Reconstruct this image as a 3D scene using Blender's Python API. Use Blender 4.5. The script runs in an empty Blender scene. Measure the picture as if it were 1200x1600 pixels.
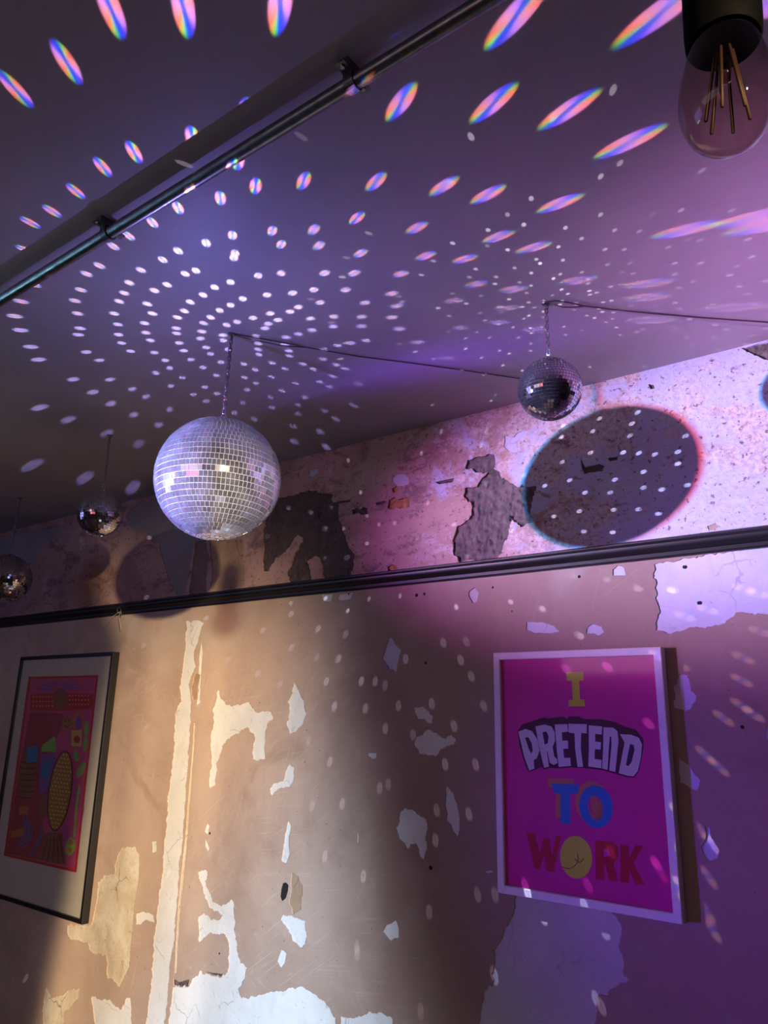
import bpy, bmesh, math, random
import numpy as np
from mathutils import Vector, Matrix, noise as mnoise
from mathutils.geometry import tessellate_polygon, delaunay_2d_cdt

# ------------------------------------------------------------------ world frame
# X runs along the plaster wall (right +), Y points into the wall, Z is up.  Metres.
# The camera stands at (0, 0, EYE); the wall face is the plane y = 2.
EYE = 1.55
WALL = 2.0
CEIL = 0.98 + EYE
FPX = 1153.685
RX = Vector((0.80291367, -0.14343117, -0.578582))
RY = Vector((0.59572917, 0.22709153, 0.770413))
RZ = Vector((0.02088983, -0.96325331, 0.26778103))
sc = bpy.context.scene
col = sc.collection


def ray(x, y):
    d = Vector((x - 600.0, y - 800.0, FPX)).normalized()
    return Vector((RX.dot(d), RY.dot(d), RZ.dot(d)))


def on_wall(x, y, Y=WALL):
    d = ray(x, y)
    p = d * (Y / d.y)
    return Vector((p.x, p.y, p.z + EYE))


def on_ceiling(x, y, Z=CEIL):
    d = ray(x, y)
    p = d * ((Z - EYE) / d.z)
    return Vector((p.x, p.y, p.z + EYE))


# ------------------------------------------------------------------ camera
cd = bpy.data.cameras.new('camera')
cam = bpy.data.objects.new('camera', cd)
col.objects.link(cam)
cd.sensor_fit = 'VERTICAL'
cd.sensor_height = 36.0
cd.lens = FPX / 1600.0 * 36.0
cd.clip_start = 0.02
cx = Vector((RX.x, RY.x, RZ.x))
cy = Vector((-RX.y, -RY.y, -RZ.y))
cz = Vector((-RX.z, -RY.z, -RZ.z))
cam.matrix_world = Matrix(((cx.x, cy.x, cz.x, 0), (cx.y, cy.y, cz.y, 0), (cx.z, cy.z, cz.z, EYE), (0, 0, 0, 1)))
sc.camera = cam

# ------------------------------------------------------------------ world, exposure
sc.view_settings.view_transform = 'Standard'
sc.view_settings.look = 'None'
sc.view_settings.exposure = 0.0
sc.view_settings.gamma = 1.0
sc.view_settings.use_curve_mapping = False
try:
    sc.cycles.use_denoising = True
    sc.cycles.sample_clamp_indirect = 4.0
    sc.cycles.blur_glossy = 0.3
    sc.cycles.max_bounces = 8
except Exception:
    pass
w = bpy.data.worlds.new('dim_room_air')
sc.world = w
w.use_nodes = True
w.node_tree.nodes['Background'].inputs[0].default_value = (0.5, 0.42, 0.55, 1)
w.node_tree.nodes['Background'].inputs[1].default_value = 0.02

BALL = Vector((-1.405, 1.170, 0.572 + EYE))
BALL_R = 0.157
SBALL = Vector((-0.651, 1.506, 0.752 + EYE))
SBALL_R = 0.0745
PROJ = Vector((-3.63, -1.51, 0.22 + EYE))     # stage projector that throws the ball's shadow on the wall


def add_light(name, kind, loc, power, color=(1, 1, 1), target=None, **kw):
    ld = bpy.data.lights.new(name, kind)
    ld.energy = power
    ld.color = color
    for k, v in kw.items():
        setattr(ld, k, v)
    o = bpy.data.objects.new(name, ld)
    col.objects.link(o)
    o.location = loc
    if target is not None:
        o.rotation_euler = (Vector(target) - Vector(loc)).to_track_quat('-Z', 'Y').to_euler()
    return o


# ------------------------------------------------------------------ small node helpers


class NT:
    def __init__(self, tree):
        self.t = tree

    def n(self, kind, **kw):
        nd = self.t.nodes.new(kind)
        for k, v in kw.items():
            setattr(nd, k, v)
        return nd

    def l(self, a, b):
        self.t.links.new(a, b)

    def put(self, sock, v):
        if hasattr(v, 'is_linked') or isinstance(v, bpy.types.NodeSocket):
            self.l(v, sock)
        else:
            sock.default_value = v

    def math(self, op, a, b=0.0, clamp=False):
        m = self.n('ShaderNodeMath', operation=op, use_clamp=clamp)
        self.put(m.inputs[0], a)
        self.put(m.inputs[1], b)
        return m.outputs[0]

    def smooth(self, v, a, b, lo=0.0, hi=1.0):
        m = self.n('ShaderNodeMapRange', interpolation_type='SMOOTHSTEP')
        self.put(m.inputs[0], v)
        for i, x in enumerate((a, b, lo, hi)):
            m.inputs[1 + i].default_value = x
        return m.outputs[0]

    def mix(self, f, a, b, mode='MIX'):
        m = self.n('ShaderNodeMix', data_type='RGBA', blend_type=mode)
        self.put(m.inputs[0], f)
        self.put(m.inputs[6], a if not isinstance(a, tuple) else (*a, 1) if len(a) == 3 else a)
        self.put(m.inputs[7], b if not isinstance(b, tuple) else (*b, 1) if len(b) == 3 else b)
        return m.outputs[2]

    def noise(self, co, scale, detail=4, rough=0.6, dist=0.0):
        m = self.n('ShaderNodeTexNoise')
        self.l(co, m.inputs['Vector'])
        m.inputs['Scale'].default_value = scale
        m.inputs['Detail'].default_value = detail
        m.inputs['Roughness'].default_value = rough
        m.inputs['Distortion'].default_value = dist
        return m.outputs['Fac']

    def mapping(self, co, scale=(1, 1, 1), rot=(0, 0, 0), loc=(0, 0, 0)):
        m = self.n('ShaderNodeMapping')
        self.l(co, m.inputs[0])
        m.inputs['Scale'].default_value = scale
        m.inputs['Rotation'].default_value = rot
        m.inputs['Location'].default_value = loc
        return m.outputs[0]


def beam(o, hw, hh, soft=0.25):
    """oval beam with a soft rim, as the projector's barn doors leave it"""
    ld = o.data
    ld.use_nodes = True
    t = NT(ld.node_tree)
    em = [n for n in t.t.nodes if n.type == 'EMISSION'][0]
    sp = t.n('ShaderNodeSeparateXYZ')
    t.l(t.n('ShaderNodeTexCoord').outputs['Normal'], sp.inputs[0])
    d = t.math('MAXIMUM', t.math('MULTIPLY', sp.outputs[2], -1.0), 0.05)
    u = t.math('DIVIDE', t.math('DIVIDE', sp.outputs[0], d), hw)
    v = t.math('DIVIDE', sp.outputs[1], d)
    v = t.math('ADD', t.math('DIVIDE', t.math('MAXIMUM', v, 0.0), hh * 0.74), t.math('DIVIDE', t.math('MINIMUM', v, 0.0), hh))
    r = t.math('SQRT', t.math('ADD', t.math('MULTIPLY', u, u), t.math('MULTIPLY', v, v)))
    t.l(t.smooth(r, soft, 1.0, 1.0, 0.0), em.inputs[1])


# the stage projector: three coloured lenses side by side
AIM = on_wall(1270, 665)
side = Vector((0.766, -0.635, 0)).normalized()
PW = 1480.0
for nm, c, off in (('projector_red_lens', (0.98, 0.06, 0.14), 0.021), ('projector_green_lens', (0.06, 0.72, 0.22), -0.008), ('projector_blue_lens', (0.10, 0.16, 1.30), -0.013)):
    wide = 1.13 if 'red' in nm else 0.97 if 'green' in nm else 1.10
    beam(add_light(nm, 'SPOT', PROJ + side * off, PW, c, AIM, spot_size=math.radians(60), spot_blend=0.2, shadow_soft_size=0.012 if 'red' in nm else 0.030), 0.255 * wide, 0.142 * (0.5 + 0.5 * wide))

# violet stage wash over the right of the wall, from the floor on the left
add_light('violet_wash', 'SPOT', (-4.7, -1.9, 0.6), 760, (0.25, 0.05, 1.0), (0.42, 2.0, 1.38), spot_size=math.radians(23.5), spot_blend=1.0, shadow_soft_size=0.0)
add_light('red_wall_fill', 'AREA', (-1.0, -3.2, 1.7), 0.6, (1.0, 0.24, 0.30), (-1.55, 2.0, 2.30), shape='RECTANGLE', size=1.6, size_y=0.8, spread=math.radians(46))  # unseen soft red fill added to lift the wall left of the beam
add_light('blue_ball_fill', 'AREA', (-5.6, -2.0, 2.0), 24, (0.40, 0.42, 1.0), (-1.4, 1.1, 2.0), shape='RECTANGLE', size=2.8, size_y=1.7)  # unseen blue panel added so the largest ball's left tiles reflect blue
# unseen pink uplight added beyond the right edge to brighten the ceiling
add_light('pink_ceiling_fill', 'SPOT', (0.62, 1.70, 1.25), 85, (0.90, 0.36, 1.0), (0.02, 1.68, CEIL), spot_size=math.radians(48), spot_blend=1.0, shadow_soft_size=0.03)
# soft unseen fill added behind the camera, then a teal lamp for the pipe's highlight
add_light('room_glow', 'AREA', (-1.5, -2.2, 2.3), 6.0, (1.0, 0.70, 0.74), (-1.5, 1.0, 0.4), shape='RECTANGLE', size=2.4, size_y=0.8)
add_light('teal_tube_lamp', 'AREA', (-4.4, -0.9, 1.3), 0.7, (0.35, 0.95, 1.0), (-1.7, 0.75, 2.52), shape='RECTANGLE', size=1.0, size_y=0.08, spread=math.radians(50))
# ------------------------------------------------------------------ daylight from a tall window at the room's right end
def window_light():
    o = add_light('window_daylight', 'SPOT', (3.3, -1.85, 0.50 + EYE), 4500, (1, 1, 1), (-2.3, 2.0, 1.15), spot_size=math.radians(46), spot_blend=0.1, shadow_soft_size=0.045)
    ld = o.data
    ld.use_nodes = True
    t = NT(ld.node_tree)
    em = [n for n in t.t.nodes if n.type == 'EMISSION'][0]
    tc = t.n('ShaderNodeNewGeometry')
    sp = t.n('ShaderNodeSeparateXYZ')
    t.l(tc.outputs['Normal'], sp.inputs[0])
    ny = t.math('MAXIMUM', sp.outputs[1], 0.02)
    X = t.math('ADD', t.math('MULTIPLY', t.math('DIVIDE', sp.outputs[0], ny), 3.85), 3.3)
    Z = t.math('ADD', t.math('MULTIPLY', t.math('DIVIDE', sp.outputs[2], ny), 3.85), 0.50)
    # the opening's edges: hard left jamb, curtain on the right, lintel above
    jamb = t.math('ADD', t.math('ADD', X, t.math('MULTIPLY', Z, -0.16)), t.math('MAXIMUM', t.math('SUBTRACT', Z, 0.30), 0.0))
    m = t.smooth(jamb, -3.10, -2.93, 0.05, 1.0)
    m = t.math('MULTIPLY', m, t.smooth(t.math('ADD', X, t.math('MULTIPLY', Z, 0.35)), -2.28, -1.44, 1.0, 0.0))
    m = t.math('MULTIPLY', m, t.smooth(Z, 0.0, 0.93, 1.0, 0.0))
    m = t.math('MULTIPLY', m, t.smooth(sp.outputs[1], 0.03, 0.06))
    # curtain folds
    wv = t.n('ShaderNodeTexNoise', noise_dimensions='1D')
    t.l(X, wv.inputs['W'])
    wv.inputs['Scale'].default_value = 4.0
    m = t.math('MULTIPLY', m, t.smooth(wv.outputs['Fac'], 0.25, 0.75, 0.75, 1.15))
    cool = t.smooth(t.math('SUBTRACT', X, t.math('MULTIPLY', Z, 0.55)), -2.35, -1.35)
    c = t.mix(cool, (1.0, 0.74, 0.44), (0.72, 0.84, 1.0))
    t.l(c, em.inputs[0])
    t.l(m, em.inputs[1])


window_light()


# ------------------------------------------------------------------ added lamps standing in for light thrown by the mirror tiles
def ramp_cols(a):
    """hue round a mirror reflection: green, orange, pink, violet, blue (a in 0..1, cyclic)"""
    k = np.array([0.0, 0.10, 0.20, 0.38, 0.58, 0.72, 0.86, 1.0])
    c = np.array([[.02, .75, .10], [.65, .62, .05], [.95, .16, .04], [1.0, .28, .38], [.72, .26, 1.0], [.10, .04, 1.0], [.0, .05, .95], [.02, .75, .10]])
    return np.stack([np.interp(a, k, c[:, i]) for i in range(3)], -1)


class Gobo:
    """pattern of a lamp as seen on the plane it faces; turned into a direction map"""

    def __init__(self, x0, x1, y0, y1, res):
        self.x0, self.x1, self.y0, self.y1, self.res = x0, x1, y0, y1, res
        self.w = int((x1 - x0) / res)
        self.h = int((y1 - y0) / res)
        self.im = np.zeros((self.h, self.w, 3), np.float32)
        xs = x0 + (np.arange(self.w) + .5) * res
        ys = y0 + (np.arange(self.h) + .5) * res
        self.gx, self.gy = np.meshgrid(xs, ys)

    def glow(self, c, ax, ay, ang, colr, power=2.0):
        ca, sa = math.cos(ang), math.sin(ang)
        dx, dy = self.gx - c[0], self.gy - c[1]
        u = (dx * ca + dy * sa) / ax
        v = (-dx * sa + dy * ca) / ay
        g = np.exp(-(u * u + v * v) ** (power / 2))
        self.im += (g[..., None] * np.array(colr)).astype(np.float32)

    def spot(self, c, U, V, bright=1.0, hue0=0.0, white=0.0, tint=(1, 1, 1), flip=1, plain=False, notch=1.0):
        """U, V: half axis vectors of the ellipse on the plane"""
        R = max(abs(U[0]) + abs(V[0]), abs(U[1]) + abs(V[1])) * 1.25
        i0 = max(0, int((c[0] - R - self.x0) / self.res)); i1 = min(self.w, int((c[0] + R - self.x0) / self.res) + 2)
        j0 = max(0, int((c[1] - R - self.y0) / self.res)); j1 = min(self.h, int((c[1] + R - self.y0) / self.res) + 2)
        if i1 <= i0 or j1 <= j0:
            return
        dx = self.gx[j0:j1, i0:i1] - c[0]
        dy = self.gy[j0:j1, i0:i1] - c[1]
        det = U[0] * V[1] - U[1] * V[0]
        u = (dx * V[1] - dy * V[0]) / det
        v = (U[0] * dy - U[1] * dx) / det * flip
        rho = np.sqrt(u * u + v * v)
        edge = np.clip((1.12 - rho) / 0.30, 0, 1)
        edge = edge * edge * (3 - 2 * edge)
        if plain:
            rgb = np.ones(u.shape + (3,)) * np.array(tint)
            line = np.exp(-(v / 0.22) ** 2) * notch
            rgb = rgb * (1 - 0.55 * line[..., None])
        else:
            a = (-np.arctan2(v * 1.0, u) / math.pi + hue0) % 1.0
            rgb = ramp_cols(a)
            q = np.exp(-((rho - 0.30) / 0.34) ** 2)
            wmix = np.clip(q * 0.22 + white, 0, 0.93)[..., None]
            rgb = rgb * (1 - wmix) + np.array([1.0, .93, 1.05]) * wmix
            phi = (hue0 - 0.86) * math.pi           # the blue line follows the blue hue
            perp = -u * math.sin(phi) + v * math.cos(phi)
            ln = (np.exp(-(perp / 0.24) ** 2) * np.clip(0.80 + rho * 0.4, 0, 1))[..., None] * notch
            rgb = rgb * (1 - ln) + np.array([.01, .06, .90]) * ln
            rgb = rgb * np.array(tint)
        self.im[j0:j1, i0:i1] += (rgb * (edge * bright)[..., None]).astype(np.float32)

    def lamp(self, name, loc, axis, h, power):
        """axis 'Z': plane above the lamp, 'Y': wall in front of it.  h: distance to the plane"""
        lx = loc[0]
        ly = loc[1] if axis == 'Z' else loc[2]
        tx = (self.gx - lx) / h
        ty = (self.gy - ly) / h
        k = (1 + tx * tx + ty * ty) ** 1.5
        px = np.ones((self.h, self.w, 4), np.float32)
        px[..., :3] = self.im * k[..., None]
        px[0, :, :3] = 0; px[-1, :, :3] = 0; px[:, 0, :3] = 0; px[:, -1, :3] = 0
        img = bpy.data.images.new(name + '_pattern', self.w, self.h, float_buffer=True, is_data=True)
        img.pixels.foreach_set(px.ravel())
        img.update()
        img.pack()
        o = add_light(name, 'POINT', loc, power * 4 * math.pi * h * h * 40.0, shadow_soft_size=0.0)
        ld = o.data
        ld.use_nodes = True
        t = NT(ld.node_tree)
        em = [n for n in t.t.nodes if n.type == 'EMISSION'][0]
        tc = t.n('ShaderNodeTexCoord')
        sp = t.n('ShaderNodeSeparateXYZ')
        t.l(tc.outputs['Normal'], sp.inputs[0])
        d = sp.outputs[2] if axis == 'Z' else sp.outputs[1]
        b = sp.outputs[1] if axis == 'Z' else sp.outputs[2]
        dd = t.math('MAXIMUM', d, 0.01)
        u = t.math('DIVIDE', t.math('ADD', t.math('MULTIPLY', t.math('DIVIDE', sp.outputs[0], dd), h), lx - self.x0), self.x1 - self.x0)
        v = t.math('DIVIDE', t.math('ADD', t.math('MULTIPLY', t.math('DIVIDE', b, dd), h), ly - self.y0), self.y1 - self.y0)
        cb = t.n('ShaderNodeCombineXYZ')
        t.l(u, cb.inputs[0]); t.l(v, cb.inputs[1])
        tx_ = t.n('ShaderNodeTexImage', image=img, extension='CLIP', interpolation='Linear')
        t.l(cb.outputs[0], tx_.inputs[0])
        t.l(tx_.outputs[0], em.inputs[0])
        t.l(t.math('MULTIPLY', t.math('GREATER_THAN', d, 0.02), 1 / 40.0), em.inputs[1])
        return o


SPOTS = [(173,15),(286,12),(437,6),(104,98),(24,140),(384,178),(301,217),(209,238),(160,261),(118,299),(81,330),(47,348),(39,390),(371,250),(399,291),(344,310),(474,283),(587,284),(278,325),(238,348),(201,369),(177,385),(634,4),(805,26),(626,160),(770,162),(888,172),(983,222),(1035,18),(1197,6),(693,291),(762,304),(874,318),(651,356),(778,370),(834,387),(1072,359),(1178,340),(1200,352),
(33,471),(23,494),(32,516),(48,542),(60,562),(22,415),(52,445),(155,415),(135,428),(126,453),(117,470),(121,490),(125,513),(122,523),(135,550),(155,563),(114,593),(145,613),(172,593),(173,631),(62,637),(106,656),(167,677),(50,727),(132,747),(207,762),
(278,392),(254,406),(220,422),(202,442),(194,458),(186,471),(178,490),(184,507),(185,523),(190,536),(204,549),(322,380),(363,368),(367,396),(365,403),(306,423),(289,428),(261,445),(241,454),(230,475),(238,490),(226,505),(228,520),(235,532),(241,551),(258,563),(265,575),(243,583),(267,603),(285,590),(298,562),
(207,608),(228,620),(209,648),(248,664),(216,694),(265,640),(360,441),(335,449),(317,461),(297,472),(288,486),(277,496),(275,513),(276,521),(280,536),(287,548),(425,361),(439,382),(490,359),(498,384),(557,341),(563,396),(403,431),(439,427),(507,427),(553,427),(417,461),(379,467),(360,477),(343,485),(329,496),(318,505),(315,518),(313,529),(322,543),(329,553),
(457,458),(490,453),(540,453),(500,473),(466,480),(453,487),(422,490),(434,500),(419,506),(414,513),(395,497),(370,503),(354,508),(348,524),(349,532),(356,546),(570,473),(565,495),(565,510),(521,495),(520,510),(485,498),(487,516),(466,522),(447,527),(400,525),(403,537),(403,546),(404,554),(445,538),(451,548),(452,556),(425,567),(445,576),(473,569),(489,577),(506,546),(504,561),(527,540),(548,536),(572,532),(525,570),(539,576),(520,588),(560,600),
(317,574),(345,566),(338,587),(320,605),(302,617),(322,627),(339,615),(381,569),(382,590),(399,578),(400,599),(386,609),(379,629),(366,645),(397,655),(424,589),(441,611),(462,599),(422,621),(425,637),(466,633),(467,647),(476,621),(500,597),(515,604),(507,642),(552,633),(525,655),(500,675),(458,666),(460,690),(510,699),
(665,400),(626,428),(726,405),(744,444),(802,452),(902,438),(1012,443),(1010,465),(709,470),(792,481),(612,459),(620,478),(612,496),(624,514),(720,512),(780,504),(652,535),(1017,500),(835,515),(700,560),(1150,480)]


def ceiling_gobo():
    """two lamps stand in for the ball's tiles: those facing the viewer's half of the ceiling and those facing the wall's half"""
    front = BALL + Vector((-0.03, -0.128, 0.112))
    top = BALL + Vector((0.004, 0.040, 0.163))
    gf = Gobo(-3.2, 0.5, -0.05, 1.6, 0.0015)
    gt = Gobo(-3.9, 0.9, 0.9, 2.0, 0.0017)
    for (px, py) in SPOTS:
        P = on_ceiling(px, py)
        r = P - BALL
        rr = r.length
        rad = Vector((r.x, r.y, 0))
        rho = max(rad.length, 1e-3)
        rad /= rho
        tan = Vector((-rad.y, rad.x, 0))
        A = max(0.0188 * rr * rr / r.z, 0.0125)
        B = max(0.0155 * rr, 0.0095)
        far = min(1.0, max(0.0, (rho - 0.22) / 0.36))
        fade = 1 - 0.82 * min(1, max(0, (py + 0.20 * max(0, px - 230) - 500) / 190))
        if px > 690:
            fade *= 1 - 0.45 * min(1, max(0, (py - 400) / 100))
        left = min(1.0, max(0.0, (-0.62 - P.x) / 0.35))
        g = gf if P.y < 1.19 else gt
        g.spot((P.x, P.y), (rad.x * A, rad.y * A), (tan.x * B, tan.y * B), bright=(0.78 + .22 * (1 - far)) * fade, hue0=-0.16 * left,
               white=max(0.66 * (1 - far), 0.72 * min(1, max(0, (py - 440) / 90))), notch=0.45 + 0.55 * far * (0.6 if py > 500 else 1), flip=-1,
               tint=(0.85, 0.80, 1.25) if py > 500 else (1, 1, 1))
    # soft ceiling glow around the ball, painted into the lamp patterns
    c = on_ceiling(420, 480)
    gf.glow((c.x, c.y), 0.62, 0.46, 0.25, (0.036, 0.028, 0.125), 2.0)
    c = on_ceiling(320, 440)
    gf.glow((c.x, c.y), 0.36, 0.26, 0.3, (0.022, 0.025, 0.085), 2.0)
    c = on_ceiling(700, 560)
    gt.glow((c.x, c.y), 0.42, 0.10, 0.15, (0.060, 0.018, 0.24), 2.0)  # violet streak of light painted into the lamp's pattern
    gf.lamp('mirror_ball_front_gobo_lamp', front, 'Z', CEIL - front.z, 9.0)
    gt.lamp('mirror_ball_top_gobo_lamp', top, 'Z', CEIL - top.z, 8.0)


ceiling_gobo()


def small_ball_gobo():
    """rows of tiles of the small ball, each one sending the projector's light on to the ceiling"""
    rnd = random.Random(5)
    lamp = SBALL + Vector((0.0, -0.012, 0.083))
    g = Gobo(-2.1, 0.7, 0.05, 2.0, 0.0014)
    h = CEIL - lamp.z
    d = (SBALL - PROJ).normalized()
    n = 34
    for i in range(n // 2, n):
        lat = -math.pi / 2 + math.pi * (i + 0.5) / n
        m = max(4, int(2 * n * math.cos(lat)))
        for j in range(m):
            lon = 2 * math.pi * (j + rnd.random() * .15) / m
            nn = Vector((math.cos(lat) * math.cos(lon), math.cos(lat) * math.sin(lon), math.sin(lat)))
            nn = (nn + Vector((rnd.gauss(0, .02), rnd.gauss(0, .02), rnd.gauss(0, .02)))).normalized()
            if d.dot(nn) > -0.04:
                continue
            r = d - nn * (2 * d.dot(nn))
            if r.z < 0.12:
                continue
            t = (CEIL - SBALL.z) / r.z
            P = SBALL + r * t
            rv = P - SBALL
            rad = Vector((rv.x, rv.y, 0))
            rho = max(rad.length, 1e-3)
            rad /= rho
            tan = Vector((-rad.y, rad.x, 0))
            rr = rv.length
            if rho > .95 or P.x < -1.35:
                continue
            A = 0.0045 + 0.0036 * rr * rr / rv.z
            B = 0.0036 + 0.0028 * rr
            g.spot((P.x, P.y), (rad.x * A, rad.y * A), (tan.x * B, tan.y * B), bright=rnd.uniform(.12, .55) * (1.0 if P.x < -0.5 else 0.6) * max(.25, 1.1 - rho), plain=True, tint=(1, .88, 1.0), notch=0)
    g.lamp('small_ball_ceiling_gobo_lamp', lamp, 'Z', h, 9.0)


small_ball_gobo()


def wall_gobo():
    rnd = random.Random(9)
    lamp = BALL + Vector((0.0, 0.170, 0.0))  # lamp added beside the ball, standing in for its tiles' wall spots
    g = Gobo(-3.6, 0.6, -0.2, CEIL, 0.0022)

    def add(lst, sx, sy, ox, oy, b, r0=0.011):
        for (x, y) in lst:
            P = on_wall(x / sx + ox, y / sy + oy)
            dx = P.x - BALL.x
            dz = P.z - BALL.z
            a = math.atan2(dz, dx * 0.8)
            st = 1 + 0.35 * math.hypot(dx, dz)
            ca, sa = math.cos(a), math.sin(a)
            A = r0 * st; B = r0 * 0.72
            big = x / sx + ox > 1050 and y / sy + oy > 860
            if big:
                g.spot((P.x, P.z), (ca * A * 1.5, sa * A * 1.5), (-sa * B, ca * B), bright=b * .9, hue0=0.3, white=.25)
            else:
                g.spot((P.x, P.z), (ca * A, sa * A), (-sa * B, ca * B), bright=b * rnd.uniform(.7, 1.2), plain=True, tint=(.80, .80, 1.25), notch=.8)
    add([(103,30),(70,130),(25,222),(57,325),(185,330),(165,220),(222,220),(262,237),(316,318),(263,410),(375,435),(450,310),(497,65),(345,130),(567,135),(590,60),(610,200),(660,320),(540,400),(504,555),(627,555),(40,545),(90,715),(240,650),(275,635),(470,740),(600,755),(465,860),(20,930),(175,1005),(635,1080),(440,1150),(705,1080),(150,1315),(405,1550),(700,1400),(895,1165)], 2.58, 2.58, 500, 980, .036, .015)
    add([(120,18),(240,48),(715,148),(808,45),(1020,40),(995,112),(372,180),(430,330),(290,400),(265,495),(90,405),(198,425),(460,440),(350,500),(460,570),(515,480),(590,475),(695,545),(745,380),(865,482),(1012,292),(1073,425),(1142,512),(920,628),(260,635),(265,825),(370,885),(470,830),(615,815),(880,865),(1132,845)], 3, 3, 420, 660, .10, .0088)
    add([(592,127),(460,152),(455,194),(568,173),(709,145),(730,105),(703,189),(560,250),(458,284),(320,331),(395,369),(485,349),(540,394),(631,394),(648,347),(678,249),(734,252),(792,256),(875,247),(875,290),(751,319),(751,376),(817,383),(903,190),(910,367),(520,461),(428,480),(643,456),(733,454),(805,470),(536,534),(640,537),(378,558)], 2.3077, 2.3077, 680, 600, .20, .0074)
    add([(275,530),(228,467),(175,362),(190,445),(110,620),(70,508),(75,808),(273,787),(387,812),(525,910),(498,695),(618,708),(730,740),(845,745)], 2.3077, 2.3077, 680, 600, .11, .0088)
    add([(108,120),(240,215),(448,45),(565,50),(820,45),(870,65),(690,120),(610,145),(885,200),(825,295),(600,320),(820,375),(820,465),(860,495),(755,510),(690,640),(740,685),(680,915),(705,950),(570,1080),(585,1110),(700,1075),(695,1200),(715,1265),(325,1265),(108,1210),(80,1155),(315,1160),(295,1505),(320,1540),(385,348),(400,1035),(230,355),(540,560),(385,350)], 2.2857, 2.2857, 800, 900, .065, .014)
    add([(458,312),(447,60),(712,100),(875,180),(806,145),(910,65),(990,95),(1020,170),(1060,100),(1045,245),(1140,255),(975,560),(1068,550),(1015,715),(1135,780),(1115,1000),(622,240),(527,768),(655,710),(80,1098),(75,330),(965,355),(1030,420),(1130,170)], 2, 2, 0, 980, .036, .014)
    add([(490,630),(880,740),(975,685),(1065,735),(895,425),(965,330),(1040,345),(1085,400),(1160,495),(690,700),(500,430)], 2.143, 2.143, 0, 640, .06, .0135)
    g.lamp('mirror_ball_wall_gobo_lamp', lamp, 'Y', WALL - lamp.y, 20.0)


wall_gobo()


# ------------------------------------------------------------------ mesh helpers
class MB:
    def __init__(self):
        self.v, self.f, self.m = [], [], []

    def face(self, pts, mi=0):
        b = len(self.v)
        self.v += [tuple(p) for p in pts]
        self.f.append(tuple(range(b, b + len(pts))))
        self.m.append(mi)

    def box(self, c, s, mi=0, rot=None):
        cx_, cy_, cz_ = c
        P = []
        for dz in (-1, 1):
            for dy in (-1, 1):
                for dx in (-1, 1):
                    v = Vector((dx * s[0] / 2, dy * s[1] / 2, dz * s[2] / 2))
                    if rot is not None:
                        v = rot @ v
                    P.append((cx_ + v.x, cy_ + v.y, cz_ + v.z))
        b = len(self.v)
        self.v += P
        for q in ((0, 2, 3, 1), (4, 5, 7, 6), (0, 1, 5, 4), (2, 6, 7, 3), (0, 4, 6, 2), (1, 3, 7, 5)):
            self.f.append(tuple(b + i for i in q))
            self.m.append(mi)

    def tube(self, pts, r, seg=8, mi=0, closed=False, cap=True):
        pts = [Vector(p) for p in pts]
        n = len(pts)
        rs = r if isinstance(r, (list, tuple)) else [r] * n
        b = len(self.v)
        prev = None
        for i, p in enumerate(pts):
            if closed:
                t = pts[(i + 1) % n] - pts[i - 1]
            else:
                t = pts[min(i + 1, n - 1)] - pts[max(i - 1, 0)]
            t.normalize()
            if prev is None:
                a = Vector((0, 0, 1)) if abs(t.z) < .9 else Vector((1, 0, 0))
                u = t.cross(a).normalized()
            else:
                u = (prev - t * prev.dot(t)).normalized()
            prev = u
            vv = t.cross(u)
            for k in range(seg):
                an = 2 * math.pi * k / seg
                self.v.append(tuple(p + (u * math.cos(an) + vv * math.sin(an)) * rs[i]))
        rings = n if closed else n - 1
        for i in range(rings):
            for k in range(seg):
                a0 = b + i * seg + k
                a1 = b + i * seg + (k + 1) % seg
                j = (i + 1) % n
                c0 = b + j * seg + k
                c1 = b + j * seg + (k + 1) % seg
                self.f.append((a0, a1, c1, c0))
                self.m.append(mi)
        if cap and not closed:
            self.f.append(tuple(b + k for k in reversed(range(seg))))
            self.m.append(mi)
            self.f.append(tuple(b + (n - 1) * seg + k for k in range(seg)))
            self.m.append(mi)

    def lathe(self, prof, c=(0, 0, 0), seg=32, mi=0, rot=None):
        b = len(self.v)
        for (r, z) in prof:
            for k in range(seg):
                an = 2 * math.pi * k / seg
                v = Vector((r * math.cos(an), r * math.sin(an), z))
                if rot is not None:
                    v = rot @ v
                self.v.append((c[0] + v.x, c[1] + v.y, c[2] + v.z))
        for i in range(len(prof) - 1):
            for k in range(seg):
                a0 = b + i * seg + k
                a1 = b + i * seg + (k + 1) % seg
                self.f.append((a0, a1, a1 + seg, a0 + seg))
                self.m.append(mi)

    def build(self, name, mats, parent=None, smooth=False):
        me = bpy.data.meshes.new(name)
        me.from_pydata(self.v, [], self.f)
        if not isinstance(mats, (list, tuple)):
            mats = [mats]
        for x in mats:
            me.materials.append(x)
        if len(mats) > 1:
            me.polygons.foreach_set('material_index', self.m)
        if smooth:
            me.polygons.foreach_set('use_smooth', [True] * len(me.polygons))
        me.update()
        o = bpy.data.objects.new(name, me)
        col.objects.link(o)
        if parent:
            o.parent = parent
            o.matrix_parent_inverse = parent.matrix_world.inverted()
        return o


def recalc(o):
    bm = bmesh.new()
    bm.from_mesh(o.data)
    bmesh.ops.remove_doubles(bm, verts=bm.verts, dist=1e-6)
    bmesh.ops.recalc_face_normals(bm, faces=bm.faces)
    bm.to_mesh(o.data)
    bm.free()


def tag(o, label=None, cat=None, group=None, kind=None):
    if label:
        o['label'] = label
    if cat:
        o['category'] = cat
    if group:
        o['group'] = group
    if kind:
        o['kind'] = kind
    return o


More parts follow.
